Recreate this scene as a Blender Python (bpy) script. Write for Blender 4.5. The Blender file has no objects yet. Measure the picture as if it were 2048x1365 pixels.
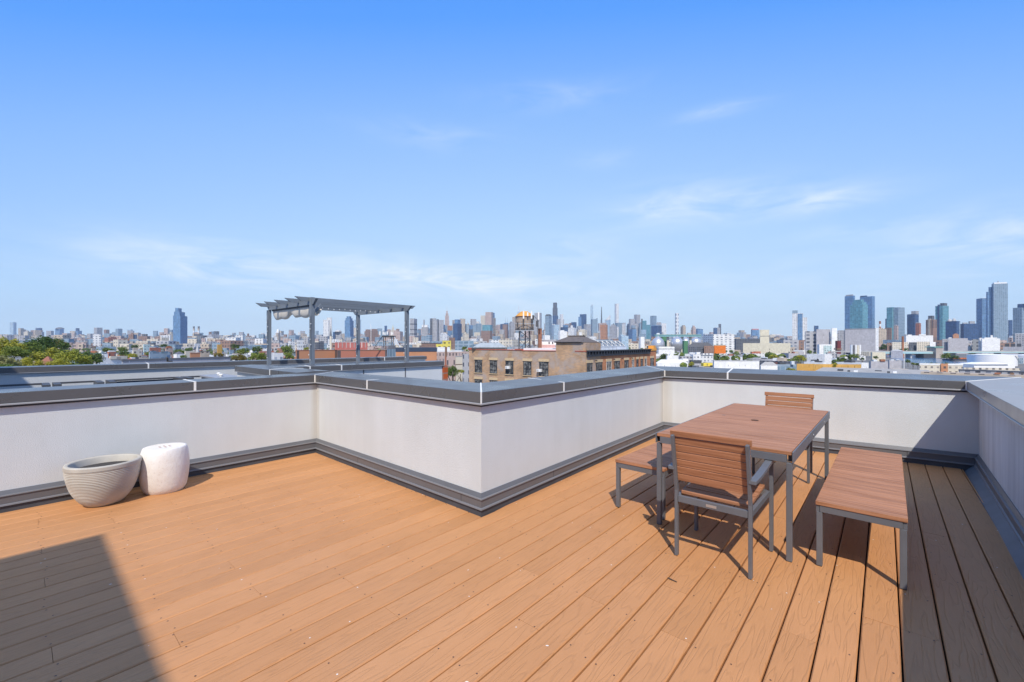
import bpy, math, random
from math import sin, cos, pi, radians as RAD
from mathutils import Vector, Matrix
random.seed(11)
SC = bpy.context.scene
COL = SC.collection
# ---------------------------------------------------------------- camera constants (2048 px wide photograph)
F_, AL, CX, HY, CH = 856.0, RAD(41.0), 1024.0, 688.0, 1.45
CA, SA = cos(AL), sin(AL)
GZ = -20.0                                   # street level: the deck is six storeys up
def XY(px, D):                               # a bearing (as a photo column) and a distance -> ground plan
    r = (px - CX) / F_ * D
    return r * CA - D * SA, r * SA + D * CA
def ZY(py, D):                               # a photo row at a distance -> height
    return CH + (HY - py) * D / F_
def DG(py, z=GZ):                            # distance at which level z is seen on a photo row
    return F_ * (CH - z) / (py - HY)
# ---------------------------------------------------------------- mesh builder
XF = {}
class MB:
    def __init__(s): s.v = []; s.f = []; s.m = []; s.sm = []
    def add(s, vs, fs, m=0, sm=False):
        o = len(s.v); s.v += [tuple(p) for p in vs]
        for i, q in enumerate(fs):
            s.f.append([o + k for k in q]); s.m.append(m[i] if isinstance(m, (list, tuple)) else m); s.sm.append(sm)
    def box(s, c, d, rz=0, m=0, top=None):
        x, y, z = d[0] / 2, d[1] / 2, d[2] / 2; a, b = cos(rz), sin(rz)
        vs = [(c[0] + i * x * a - j * y * b, c[1] + i * x * b + j * y * a, c[2] + k * z) for k in (-1, 1) for j in (-1, 1) for i in (-1, 1)]
        t = m if top is None else top
        s.add(vs, [(0, 2, 3, 1), (4, 5, 7, 6), (0, 1, 5, 4), (1, 3, 7, 5), (3, 2, 6, 7), (2, 0, 4, 6)], [m, t, m, m, m, m]); return s
    def bz(s, x0, x1, y0, y1, z0, z1, m=0, top=None):
        return s.box(((x0 + x1) / 2, (y0 + y1) / 2, (z0 + z1) / 2), (abs(x1 - x0), abs(y1 - y0), abs(z1 - z0)), 0, m, top)
    def hexa(s, b, t, m=0, top=None):
        n = len(b); q = m if top is None else top
        s.add(list(b) + list(t), [tuple(range(n))[::-1], tuple(range(n, 2 * n))] + [(i, (i + 1) % n, n + (i + 1) % n, n + i) for i in range(n)], [m, q] + [m] * n); return s
    def prism(s, pts, z0, z1, m=0, top=None, sc=1.0):
        cx = sum(p[0] for p in pts) / len(pts); cy = sum(p[1] for p in pts) / len(pts)
        return s.hexa([(p[0], p[1], z0) for p in pts], [(cx + (p[0] - cx) * sc, cy + (p[1] - cy) * sc, z1) for p in pts], m, top)
    def tube(s, p, q, r, n=8, r2=None, m=0, cap=True):
        p = Vector(p); q = Vector(q); d = (q - p).normalized()
        u = d.cross(Vector((0, 0, 1)) if abs(d.z) < .9 else Vector((1, 0, 0))).normalized(); w = d.cross(u); r2 = r if r2 is None else r2
        A = [p + (u * cos(2 * pi * i / n) + w * sin(2 * pi * i / n)) * r for i in range(n)]
        B = [q + (u * cos(2 * pi * i / n) + w * sin(2 * pi * i / n)) * r2 for i in range(n)]
        s.add(A + B, [(i, n + i, n + (i + 1) % n, (i + 1) % n) for i in range(n)], m, n > 5)
        if cap: s.add(A, [tuple(range(n))], m); s.add(B, [tuple(range(n))[::-1]], m)
        return s
    def bar(s, p, q, w, h, m=0, up=(0, 0, 1)):          # rectangular bar from p to q
        p = Vector(p); q = Vector(q); d = (q - p).normalized(); up = Vector(up)
        if abs(d.dot(up)) > .95: up = Vector((0, 1, 0))
        u = d.cross(up).normalized() * (w / 2); v = u.cross(d).normalized() * (h / 2)
        A = [p - u - v, p + u - v, p + u + v, p - u + v]; B = [k + (q - p) for k in A]
        s.add(A + B, [(3, 2, 1, 0), (4, 5, 6, 7)] + [(i, (i + 1) % 4, 4 + (i + 1) % 4, 4 + i) for i in range(4)], m); return s
    def lathe(s, prof, n=32, c=(0, 0, 0), m=0, fn=None, sm=True):
        vs = []
        for j, (r, z) in enumerate(prof):
            for i in range(n):
                a = 2 * pi * i / n; rr = r if fn is None else fn(r, z, a, j)
                vs.append((c[0] + rr * cos(a), c[1] + rr * sin(a), c[2] + z))
        fs = [(j * n + i, j * n + (i + 1) % n, (j + 1) * n + (i + 1) % n, (j + 1) * n + i) for j in range(len(prof) - 1) for i in range(n)]
        s.add(vs, fs, m, sm); return s
    def cyl(s, c, r, h, n=24, m=0, top=None, r2=None):
        r2 = r if r2 is None else r2
        A = [(c[0] + r * cos(2 * pi * i / n), c[1] + r * sin(2 * pi * i / n), c[2]) for i in range(n)]
        B = [(c[0] + r2 * cos(2 * pi * i / n), c[1] + r2 * sin(2 * pi * i / n), c[2] + h) for i in range(n)]
        return s.hexa(A, B, m, top)
    def build(s, name, mats, parent=None, world=False, bevel=0):
        me = bpy.data.meshes.new(name); vs = s.v
        if world and parent is not None:
            l, rz = XF[parent.name]; a, b = cos(-rz), sin(-rz)
            vs = [((x - l[0]) * a - (y - l[1]) * b, (x - l[0]) * b + (y - l[1]) * a, z - l[2]) for x, y, z in vs]
        me.from_pydata(vs, [], s.f)
        for q in (mats if isinstance(mats, (list, tuple)) else [mats]): me.materials.append(q)
        me.polygons.foreach_set('material_index', s.m); me.polygons.foreach_set('use_smooth', s.sm); me.update()
        o = bpy.data.objects.new(name, me); COL.objects.link(o)
        if parent is not None: o.parent = parent
        if bevel:
            b = o.modifiers.new('Bevel', 'BEVEL'); b.width = bevel; b.segments = 2; b.limit_method = 'ANGLE'; b.angle_limit = RAD(40)
        return o
def tag(o, label=None, cat=None, group=None, kind=None):
    if label: o['label'] = label
    if cat: o['category'] = cat
    if group: o['group'] = group
    if kind: o['kind'] = kind
    return o
def thing(name, label, cat, loc=(0, 0, 0), rz=0, group=None):
    o = bpy.data.objects.new(name, None); COL.objects.link(o); o.location = loc; o.rotation_euler = (0, 0, rz)
    o.empty_display_size = .2; XF[o.name] = (tuple(loc), rz); return tag(o, label, cat, group)
def dup(root, loc, rz, label, group=None):
    r = root.copy(); COL.objects.link(r); r.location = loc; r.rotation_euler = (0, 0, rz); r['label'] = label
    if group: r['group'] = group
    for ch in list(root.children):
        c = ch.copy(); COL.objects.link(c); c.parent = r
        for g in ch.children:
            d = g.copy(); COL.objects.link(d); d.parent = c
    return r
# ---------------------------------------------------------------- materials
def newmat(name):
    m = bpy.data.materials.new(name); m.use_nodes = True; t = m.node_tree; b = t.nodes['Principled BSDF']; return m, t, b
def N(t, typ, **k):
    n = t.nodes.new(typ)
    for a, v in k.items():
        if a.startswith('i_'): n.inputs[int(a[2:]) if a[2:].isdigit() else a[2:].replace('_', ' ')].default_value = v
        else: setattr(n, a, v)
    return n
def L(t, a, b): t.links.new(a, b)
def MATH(t, op, a, b=None, c=None):
    n = t.nodes.new('ShaderNodeMath'); n.operation = op
    for i, x in enumerate((a, b, c)):
        if x is None: continue
        if isinstance(x, (int, float)): n.inputs[i].default_value = x
        else: t.links.new(x, n.inputs[i])
    return n.outputs[0]
def MIX(t, fac, a, b, mode='MIX'):
    n = t.nodes.new('ShaderNodeMix'); n.data_type = 'RGBA'; n.blend_type = mode
    for i, x in ((0, fac), (6, a), (7, b)):
        if isinstance(x, (int, float)): n.inputs[i].default_value = x
        elif isinstance(x, tuple): n.inputs[i].default_value = (*x[:3], 1)
        else: t.links.new(x, n.inputs[i])
    return n.outputs[2]
def RAMP(t, x, pts):
    n = t.nodes.new('ShaderNodeValToRGB'); e = n.color_ramp.elements
    while len(e) < len(pts): e.new(.5)
    for i, (p, c) in enumerate(pts): e[i].position = p; e[i].color = (c, c, c, 1) if isinstance(c, (int, float)) else (*c, 1)
    t.links.new(x, n.inputs[0]); return n.outputs[0]
def NOISE(t, co, scale, detail=4, rough=.55, dist=0, vec=(1, 1, 1)):
    mp = N(t, 'ShaderNodeMapping'); mp.inputs['Scale'].default_value = vec; L(t, co, mp.inputs[0])
    n = N(t, 'ShaderNodeTexNoise'); n.inputs['Scale'].default_value = scale; n.inputs['Detail'].default_value = detail
    n.inputs['Roughness'].default_value = rough; n.inputs['Distortion'].default_value = dist; L(t, mp.outputs[0], n.inputs['Vector']); return n.outputs['Fac']
def BUMP(t, b, h, strength, dist):
    n = N(t, 'ShaderNodeBump'); n.inputs['Strength'].default_value = strength; n.inputs['Distance'].default_value = dist
    L(t, h, n.inputs['Height']); L(t, n.outputs[0], b.inputs['Normal'])
def OBJCO(t, kind='Object'): return N(t, 'ShaderNodeTexCoord').outputs[kind]
def plain(name, col, rough=.6, metal=0, var=.0, vs=3, bump=0, bs=60, spec=.5):
    m, t, b = newmat(name); b.inputs['Base Color'].default_value = (*col, 1); b.inputs['Roughness'].default_value = rough
    b.inputs['Metallic'].default_value = metal; b.inputs['Specular IOR Level'].default_value = spec
    if var:
        co = OBJCO(t); f = NOISE(t, co, vs, 5)
        L(t, MIX(t, 1.0, col, RAMP(t, f, [(.25, 1 - var), (.75, 1 + var)]), 'MULTIPLY'), b.inputs['Base Color'])
    if bump: BUMP(t, b, NOISE(t, OBJCO(t), bs, 3), bump, .01)
    return m
def stucco(name, col, streak=.10):
    m, t, b = newmat(name); g = N(t, 'ShaderNodeNewGeometry').outputs['Position']; b.inputs['Roughness'].default_value = .9; b.inputs['Specular IOR Level'].default_value = .2
    st = NOISE(t, g, 1.0, 6, .6, 0, (7, 7, .55)); bl = NOISE(t, g, 1.3, 5)
    spots = NOISE(t, g, 38, 2)
    c = MIX(t, 1.0, col, RAMP(t, st, [(.3, 1 - streak), (.62, 1.0)]), 'MULTIPLY')
    c = MIX(t, 1.0, c, RAMP(t, bl, [(.3, (.93, .925, .91)), (.65, (1, 1, 1))]), 'MULTIPLY')
    c = MIX(t, 1.0, c, RAMP(t, spots, [(.70, 1.0), (.78, .90)]), 'MULTIPLY')
    sx = N(t, 'ShaderNodeSeparateXYZ'); L(t, g, sx.inputs[0])
    for qx, qy, wd_ in ((-2.70, 6.86, .13), (-5.73, 2.60, .07)):                      # rust-brown run-off stains in the inner corners
        dx = MATH(t, 'SUBTRACT', sx.outputs[0], qx); dy = MATH(t, 'SUBTRACT', sx.outputs[1], qy)
        d_ = MATH(t, 'SQRT', MATH(t, 'ADD', MATH(t, 'MULTIPLY', dx, dx), MATH(t, 'MULTIPLY', dy, dy)))
        c = MIX(t, RAMP(t, MATH(t, 'ADD', MATH(t, 'DIVIDE', d_, wd_ * 2), MATH(t, 'MULTIPLY', MATH(t, 'SUBTRACT', st, .5), .9)), [(.2, .38), (.62, 0.0)]), c, (.42, .36, .27))
    L(t, c, b.inputs['Base Color'])
    h = MATH(t, 'ADD', NOISE(t, g, 120, 4, .65), MATH(t, 'MULTIPLY', NOISE(t, g, 300, 2), .5)); BUMP(t, b, h, .6, .006); return m
def decking():
    m, t, b = newmat('composite_decking'); g = N(t, 'ShaderNodeNewGeometry'); rnd = g.outputs['Random Per Island']; co = g.outputs['Position']
    sh = N(t, 'ShaderNodeCombineXYZ'); L(t, MATH(t, 'MULTIPLY', rnd, 37.0), sh.inputs[0]); L(t, MATH(t, 'MULTIPLY', rnd, 91.0), sh.inputs[1])
    ad = N(t, 'ShaderNodeVectorMath', operation='ADD'); L(t, co, ad.inputs[0]); L(t, sh.outputs[0], ad.inputs[1]); v = ad.outputs[0]
    n1 = NOISE(t, v, 1.0, 2, .45, .3, (15, 1.5, 1))
    ring = MATH(t, 'PINGPONG', MATH(t, 'MULTIPLY', n1, 8.0), .5)
    line = RAMP(t, ring, [(.0, 0.0), (.16, 1.0)])
    fine = NOISE(t, v, 1.0, 5, .7, 0, (160, 6, 1)); big = NOISE(t, co, .55, 5); mid = NOISE(t, v, 2.2, 5)
    c = MIX(t, RAMP(t, rnd, [(0, 0.0), (1, 1.0)]), (.50, .236, .092), (.56, .27, .110))
    c = MIX(t, 1.0, c, RAMP(t, line, [(0, .925), (1, 1.0)]), 'MULTIPLY')
    c = MIX(t, 1.0, c, RAMP(t, fine, [(.3, .93), (.7, 1.04)]), 'MULTIPLY')
    c = MIX(t, 1.0, c, RAMP(t, mid, [(.3, .95), (.7, 1.04)]), 'MULTIPLY')
    c = MIX(t, RAMP(t, big, [(.55, 0.0), (.75, .16)]), c, (.50, .33, .21))
    L(t, c, b.inputs['Base Color']); b.inputs['Roughness'].default_value = .55; b.inputs['Specular IOR Level'].default_value = .42
    BUMP(t, b, MATH(t, 'ADD', MATH(t, 'MULTIPLY', line, .7), MATH(t, 'MULTIPLY', fine, .6)), .5, .004); return m
def slatwood(name, c1, c2, ax):
    m, t, b = newmat(name); g = N(t, 'ShaderNodeNewGeometry'); rnd = g.outputs['Random Per Island']; co = OBJCO(t)
    sh = N(t, 'ShaderNodeCombineXYZ'); L(t, MATH(t, 'MULTIPLY', rnd, 53.0), sh.inputs[0]); L(t, MATH(t, 'MULTIPLY', rnd, 17.0), sh.inputs[1])
    ad = N(t, 'ShaderNodeVectorMath', operation='ADD'); L(t, co, ad.inputs[0]); L(t, sh.outputs[0], ad.inputs[1])
    s1 = NOISE(t, ad.outputs[0], 1.0, 4, .65, 0, (2.2, 70, 70) if ax == 0 else (70, 2.2, 70))
    c = MIX(t, RAMP(t, s1, [(.38, 0.0), (.56, 1.0)]), c1, c2)
    c = MIX(t, 1.0, c, RAMP(t, rnd, [(0, .93), (1, 1.05)]), 'MULTIPLY'); L(t, c, b.inputs['Base Color'])
    b.inputs['Roughness'].default_value = .55; b.inputs['Specular IOR Level'].default_value = .2; BUMP(t, b, s1, .35, .003); return m
def sheetmetal(name, col, rough):
    m, t, b = newmat(name); g = N(t, 'ShaderNodeNewGeometry').outputs['Position']
    f = NOISE(t, g, 2.3, 6, .6); f2 = NOISE(t, g, 60, 3)
    c = MIX(t, RAMP(t, f, [(.35, 0.0), (.75, .12)]), col, tuple(min(1, k * 1.9 + .03) for k in col))
    L(t, c, b.inputs['Base Color']); L(t, RAMP(t, f, [(.3, rough - .06), (.7, rough + .12)]), b.inputs['Roughness'])
    BUMP(t, b, MATH(t, 'ADD', NOISE(t, g, 1.6, 2), MATH(t, 'MULTIPLY', f2, .03)), .12, .05); return m
_fc = {}
def facade(wall, glass, bay=4.0, fl=3.6, fw=.5, fh=.55, roof=(.3, .3, .3), grough=.25, brick=False):
    key = (wall, glass, round(bay, 1), round(fl, 1), fw, fh, roof, brick)
    if key in _fc: return _fc[key]
    m, t, b = newmat('facade'); tc = N(t, 'ShaderNodeTexCoord'); sp = N(t, 'ShaderNodeSeparateXYZ'); L(t, tc.outputs['Object'], sp.inputs[0])
    nn = N(t, 'ShaderNodeSeparateXYZ'); L(t, tc.outputs['Normal'], nn.inputs[0])
    ax = MATH(t, 'GREATER_THAN', MATH(t, 'ABSOLUTE', nn.outputs[0]), MATH(t, 'ABSOLUTE', nn.outputs[1]))
    top = MATH(t, 'GREATER_THAN', nn.outputs[2], .5)
    u = MATH(t, 'ADD', MATH(t, 'MULTIPLY', sp.outputs[1], ax), MATH(t, 'MULTIPLY', sp.outputs[0], MATH(t, 'SUBTRACT', 1.0, ax)))
    uu = MATH(t, 'DIVIDE', u, bay); zz = MATH(t, 'DIVIDE', sp.outputs[2], fl)
    mu = MATH(t, 'LESS_THAN', MATH(t, 'ABSOLUTE', MATH(t, 'SUBTRACT', MATH(t, 'FRACT', uu), .5)), fw / 2)
    mz = MATH(t, 'LESS_THAN', MATH(t, 'ABSOLUTE', MATH(t, 'SUBTRACT', MATH(t, 'FRACT', zz), .5)), fh / 2)
    win = MATH(t, 'MULTIPLY', MATH(t, 'MULTIPLY', mu, mz), MATH(t, 'SUBTRACT', 1.0, top))
    cv = N(t, 'ShaderNodeCombineXYZ'); L(t, MATH(t, 'FLOOR', uu), cv.inputs[0]); L(t, MATH(t, 'FLOOR', zz), cv.inputs[1]); L(t, ax, cv.inputs[2])
    wn = N(t, 'ShaderNodeTexWhiteNoise'); L(t, cv.outputs[0], wn.inputs[0])
    gl = MIX(t, 1.0, glass, RAMP(t, wn.outputs[0], [(0, .8), (.75, 1.08), (1, 1.35)] if fw > .7 else [(0, .5), (.75, 1.2), (1, 1.8)]), 'MULTIPLY')
    wl = MIX(t, 1.0, wall, RAMP(t, NOISE(t, tc.outputs['Object'], 1.2 / bay, 5), [(.3, .84), (.7, 1.1)]), 'MULTIPLY')
    if brick: wl = MIX(t, 1.0, wl, RAMP(t, NOISE(t, tc.outputs['Object'], 3.0, 3), [(.35, .8), (.65, 1.15)]), 'MULTIPLY')
    rf = MIX(t, 1.0, roof, RAMP(t, NOISE(t, tc.outputs['Object'], .35, 5), [(.3, .75), (.7, 1.1)]), 'MULTIPLY')
    L(t, MIX(t, top, MIX(t, win, wl, gl), rf), b.inputs['Base Color'])
    L(t, MATH(t, 'SUBTRACT', .85, MATH(t, 'MULTIPLY', win, .85 - grough)), b.inputs['Roughness']); b.inputs['Specular IOR Level'].default_value = .4
    _fc[key] = m; return m
def brickmat(name, c1, c2, mortar, sc=1.0, patch=None):
    m, t, b = newmat(name); tc = N(t, 'ShaderNodeTexCoord'); sp = N(t, 'ShaderNodeSeparateXYZ'); L(t, tc.outputs['Object'], sp.inputs[0])
    nn = N(t, 'ShaderNodeSeparateXYZ'); L(t, tc.outputs['Normal'], nn.inputs[0])
    ax = MATH(t, 'GREATER_THAN', MATH(t, 'ABSOLUTE', nn.outputs[0]), MATH(t, 'ABSOLUTE', nn.outputs[1]))
    u = MATH(t, 'ADD', MATH(t, 'MULTIPLY', sp.outputs[1], ax), MATH(t, 'MULTIPLY', sp.outputs[0], MATH(t, 'SUBTRACT', 1.0, ax)))
    cv = N(t, 'ShaderNodeCombineXYZ'); L(t, u, cv.inputs[0]); L(t, sp.outputs[2], cv.inputs[1])
    br = N(t, 'ShaderNodeTexBrick'); L(t, cv.outputs[0], br.inputs['Vector'])
    br.inputs['Color1'].default_value = (*c1, 1); br.inputs['Color2'].default_value = (*c2, 1); br.inputs['Mortar'].default_value = (*mortar, 1)
    br.inputs['Scale'].default_value = sc; br.inputs['Brick Width'].default_value = .42; br.inputs['Row Height'].default_value = .15; br.inputs['Mortar Size'].default_value = .014; br.inputs['Bias'].default_value = 0.0
    c = MIX(t, 1.0, br.outputs[0], RAMP(t, NOISE(t, cv.outputs[0], .5, 6, .65), [(.3, .72), (.7, 1.18)]), 'MULTIPLY')
    if patch: c = MIX(t, RAMP(t, NOISE(t, cv.outputs[0], .33, 5, .6, .5), [(.48, 0.0), (.6, .65)]), c, patch)
    L(t, c, b.inputs['Base Color']); b.inputs['Roughness'].default_value = .9; b.inputs['Specular IOR Level'].default_value = .2; return m
def leafmat(name, a, b_):
    m, t, b = newmat(name); g = N(t, 'ShaderNodeNewGeometry'); oi = N(t, 'ShaderNodeObjectInfo')
    c = MIX(t, g.outputs['Random Per Island'], a, b_)
    c = MIX(t, 1.0, c, RAMP(t, oi.outputs['Random'], [(0, (.8, .85, .8)), (1, (1.2, 1.1, 1.0))]), 'MULTIPLY')
    L(t, c, b.inputs['Base Color']); b.inputs['Roughness'].default_value = .6; b.inputs['Specular IOR Level'].default_value = .25
    tr = N(t, 'ShaderNodeBsdfTranslucent'); L(t, c, tr.inputs[0]); mx = N(t, 'ShaderNodeMixShader'); mx.inputs[0].default_value = .3
    L(t, b.outputs[0], mx.inputs[1]); L(t, tr.outputs[0], mx.inputs[2]); L(t, mx.outputs[0], t.nodes['Material Output'].inputs[0]); return m
STUCCO = stucco('white_stucco', (.645, .668, .668), .035)
STUCCO4 = stucco('streaked_stucco', (.66, .665, .65), .24)
STUCCO2 = stucco('grey_stucco', (.63, .645, .64), .05)
DECK = decking()
COPING = sheetmetal('coping_metal', (.100, .098, .098), .28)
COPING_REFL = sheetmetal('reflection_tinted_coping_metal', (.29, .27, .245), .32)  # coping metal lightened, with the reflection of the sunlit deck tinted into its colour
FLASH = sheetmetal('flashing_metal', (.118, .121, .130), .36)
LIP = plain('bright_metal_edge', (.33, .33, .335), .45, .1)
RIDGE_LIT = plain('lit_flashing_ridge', (.19, .19, .20), .45, .1)  # same metal as the flashing, light on the upturned ridge tops put into the colour
SEAL = plain('white_sealant', (.76, .75, .71), .7, 0, .08, 30)
MEMB = plain('roof_membrane', (.055, .06, .07), .6, 0, .25, 4)
MEMB2 = plain('blue_grey_membrane', (.10, .125, .155), .55, 0, .2, 5)
DARK = plain('dark_void', (.015, .014, .013), .9)
METAL = plain('powder_coated_grey_metal', (.125, .13, .142), .45, .0, .10, 9)
WOODX = slatwood('brown_slat_lumber', (.28, .124, .060), (.45, .213, .112), 0)
WOODC = slatwood('chair_slat_lumber', (.30, .130, .064), (.43, .20, .105), 0)
# ---------------------------------------------------------------- camera, sun, sky
cam = bpy.data.cameras.new('camera'); co = bpy.data.objects.new('camera', cam); COL.objects.link(co); SC.camera = co
co.location = (0, 0, CH); co.rotation_euler = (RAD(90), 0, AL); cam.sensor_width = 36; cam.lens = 36 * F_ / 2048
cam.shift_y = (HY - 682.5) / 2048; cam.clip_start = .05; cam.clip_end = 60000
SUN_EL, SUN_AZ = RAD(49.5), RAD(38.0)
tr = Vector((-sin(SUN_AZ) * cos(SUN_EL), cos(SUN_AZ) * cos(SUN_EL), -sin(SUN_EL)))
sl = bpy.data.lights.new('sun', 'SUN'); sl.energy = 4.0; sl.angle = RAD(.6); sl.color = (1.0, .93, .83)
so = bpy.data.objects.new('sun', sl); COL.objects.link(so); so.rotation_euler = tr.to_track_quat('-Z', 'Y').to_euler()
wd = bpy.data.worlds.new('World'); SC.world = wd; wd.use_nodes = True; t = wd.node_tree
bg = t.nodes['Background']; sky = N(t, 'ShaderNodeTexSky'); sky.sky_type = 'NISHITA'; sky.sun_disc = False
sky.sun_elevation = SUN_EL; sky.sun_rotation = math.atan2(-tr.x, -tr.y); sky.altitude = 20; sky.air_density = 1.0; sky.dust_density = .4; sky.ozone_density = 1.6
hs = N(t, 'ShaderNodeHueSaturation'); hs.inputs['Hue'].default_value = .5; hs.inputs['Saturation'].default_value = 1.05; L(t, sky.outputs[0], hs.inputs['Color'])
# wispy high cloud, placed by compass bearing and elevation in the sky itself
tc = N(t, 'ShaderNodeTexCoord').outputs['Generated']; sp = N(t, 'ShaderNodeSeparateXYZ'); L(t, tc, sp.inputs[0])
az = MATH(t, 'ARCTAN2', sp.outputs[0], sp.outputs[1]); el = MATH(t, 'ARCSINE', sp.outputs[2])
def blob(px, py, wpx, hpx, amp):
    a0 = -AL + math.atan((px - CX) / F_); k = cos(math.atan((px - CX) / F_)); e0 = math.atan((HY - py) / F_ * k)
    wa = wpx / F_ * k * k; we = hpx / F_ * k
    x = MATH(t, 'DIVIDE', MATH(t, 'SUBTRACT', az, a0), wa); y = MATH(t, 'DIVIDE', MATH(t, 'SUBTRACT', el, e0), we)
    q = MATH(t, 'ADD', MATH(t, 'MULTIPLY', x, x), MATH(t, 'MULTIPLY', y, y))
    return MATH(t, 'MULTIPLY', MATH(t, 'EXPONENT', MATH(t, 'MULTIPLY', q, -1.0)), amp)
cov = None
for bl in ((1390, 412, 170, 34, .75), (1660, 400, 130, 22, .5), (1150, 500, 90, 26, .55), (640, 540, 330, 34, .8), (430, 545, 170, 20, .5), (900, 560, 220, 26, .45), (2000, 470, 190, 50, .7),
           (860, 272, 120, 22, .22), (1120, 190, 140, 22, .22), (1440, 222, 80, 12, .35), (1200, 318, 60, 16, .2), (1200, 590, 900, 60, .26), (1750, 455, 140, 16, .35)):
    q = blob(*bl); cov = q if cov is None else MATH(t, 'ADD', cov, q)
cv = N(t, 'ShaderNodeCombineXYZ'); L(t, az, cv.inputs[0]); L(t, el, cv.inputs[1])
n1 = NOISE(t, cv.outputs[0], 6.0, 9, .62, .6, (1, 4.2, 1)); n2 = NOISE(t, cv.outputs[0], 2.4, 5, .55, .4, (1, 3, 1))
cl = MATH(t, 'MULTIPLY', RAMP(t, n1, [(.36, 0.0), (.74, 1.0)]), RAMP(t, n2, [(.3, .35), (.65, 1.0)]))
cf = MATH(t, 'MINIMUM', MATH(t, 'MULTIPLY', cov, MATH(t, 'MULTIPLY', cl, 1.45)), .85)
bearing = MATH(t, 'ADD', az, SUN_AZ); rise = MATH(t, 'ADD', el, MATH(t, 'MULTIPLY', MATH(t, 'MULTIPLY', bearing, bearing), .22))
clear = RAMP(t, MATH(t, 'DIVIDE', rise, 1.25), [(.0, (.57, .73, .89)), (.077, (.52, .695, .90)), (.218, (.415, .63, .92)), (.397, (.245, .475, .93)), (.525, (.095, .335, .95)), (.64, (.06, .28, .92)), (1.0, (.10, .32, .92))])
cs = N(t, 'ShaderNodeVectorMath', operation='SCALE'); L(t, clear, cs.inputs[0]); cs.inputs['Scale'].default_value = 1 / .12
mixed = MIX(t, .88, hs.outputs[0], cs.outputs[0])
dp = N(t, 'ShaderNodeVectorMath', operation='DOT_PRODUCT'); L(t, tc, dp.inputs[0]); dp.inputs[1].default_value = (-tr.x, -tr.y, -tr.z)      # the sky pales towards the sun
mixed = MIX(t, RAMP(t, dp.outputs['Value'], [(.08, 0.0), (.45, .35), (.95, .55)]), mixed, (3.3, 4.2, 5.8))
L(t, MIX(t, cf, mixed, (6.9, 7.4, 8.2)), bg.inputs['Color']); bg.inputs['Strength'].default_value = .12
SC.view_settings.view_transform = 'Standard'; SC.view_settings.look = 'None'; SC.view_settings.gamma = 1; SC.view_settings.exposure = .22
# ---------------------------------------------------------------- deck
BW, GAP, S0 = .1535, .0075, .216
dk = MB()
def board(x0, x1, y0, y1):
    pr = [(x0, -.03), (x0, -.005), (x0 + .005, 0), (x1 - .005, 0), (x1, -.005), (x1, -.03)]
    dz = random.uniform(-.0008, .0008); n = 6
    vs = [(x, y0, z + dz) for x, z in pr] + [(x, y1, z + dz) for x, z in pr]
    dk.add(vs, [(i, i + 1, n + i + 1, n + i) for i in range(5)] + [(5, 4, 3, 2, 1, 0), tuple(range(6, 12))])
joists = [.1 + .406 * k for k in range(-12, 20)]
def disc(x, y, r, m, z=.0012, ex=1.0, ro=0):
    p = []
    for i in range(7):
        a = 2 * pi * i / 7; u, w = r * ex * cos(a), r * sin(a); p.append((x + u * cos(ro) - w * sin(ro), y + u * sin(ro) + w * cos(ro), z))
    dk.add(p, [tuple(range(7))], m)
k = -39
while S0 + BW * k < .70:
    x0 = S0 + BW * k + GAP / 2; x1 = x0 + BW - GAP; yend = 2.7 if x1 < -2.62 else 7.4
    if x1 > .7: x1 = .69
    js = random.choice(range(0, 9)); cuts = [-4.8] + [joists[j] for j in range(js, 32, 9)] + [99]
    for a, b in zip(cuts[:-1], cuts[1:]):
        if a >= yend or b <= -4.8: continue
        b = min(b, yend)
        if b - a > .05: board(x0, x1, a + .0009, b - .0009)
    for y in joists:
        if y > yend or y < -.2: continue
        for xs in (x0 + .026, x1 - .026):
            q = random.random()
            if q < .5: disc(xs + random.uniform(-.004, .004), y + random.uniform(-.02, .02), .0042, 1)
            elif q < .56: disc(xs, y + random.uniform(-.02, .02), .0045, 2)
    k += 1
for i in range(100):
    disc(random.uniform(-5.6, .6), random.uniform(.3, 6.6), random.uniform(.0018, .0048), 2, .0013, random.uniform(1, 2), random.uniform(0, 3))
DOT = plain('dark_screw_head', (.07, .04, .03), .6); SPECK = plain('pale_speck', (.75, .68, .6), .8)
tag(dk.build('deck', [DECK, DOT, SPECK]), kind='structure')
sub = MB(); sub.bz(-6.2, 1.2, -5, 7.5, -.30, -.06); tag(sub.build('roof_slab', DARK), kind='structure')
# ---------------------------------------------------------------- parapets round the deck
PL = [(-5.675, -6.0), (-5.70, 2.575), (-2.535, 2.525), (-2.672, 6.82), (.722, 7.155), (.60, 1.6), (.50, -4.5)]
RI = [0, 0, .014, .042, .04, 0, 0]
CZ = [1.015, 1.036, 1.046, 1.02, 1.018, 1.045, 1.07]
def nrm(a, b):
    d = Vector((b[0] - a[0], b[1] - a[1])).normalized(); return Vector((d.y, -d.x)), d
MIT = []
for i, p in enumerate(PL):
    if i == 0: MIT.append(nrm(PL[0], PL[1])[0])
    elif i == len(PL) - 1: MIT.append(nrm(PL[-2], PL[-1])[0])
    else:
        a = nrm(PL[i - 1], p)[0]; b = nrm(p, PL[i + 1])[0]; m_ = (a + b).normalized(); MIT.append(m_ / m_.dot(a))
def st(i, d):                                     # station d metres along wall segment i
    n, dr = nrm(PL[i], PL[i + 1]); ln = (Vector(PL[i + 1]) - Vector(PL[i])).length
    return (Vector(PL[i]) + dr * d, n, CZ[i] + (CZ[i + 1] - CZ[i]) * d / ln, RI[i] + (RI[i + 1] - RI[i]) * d / ln)
def vx(i): return (Vector(PL[i]), MIT[i], CZ[i], RI[i])
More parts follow.
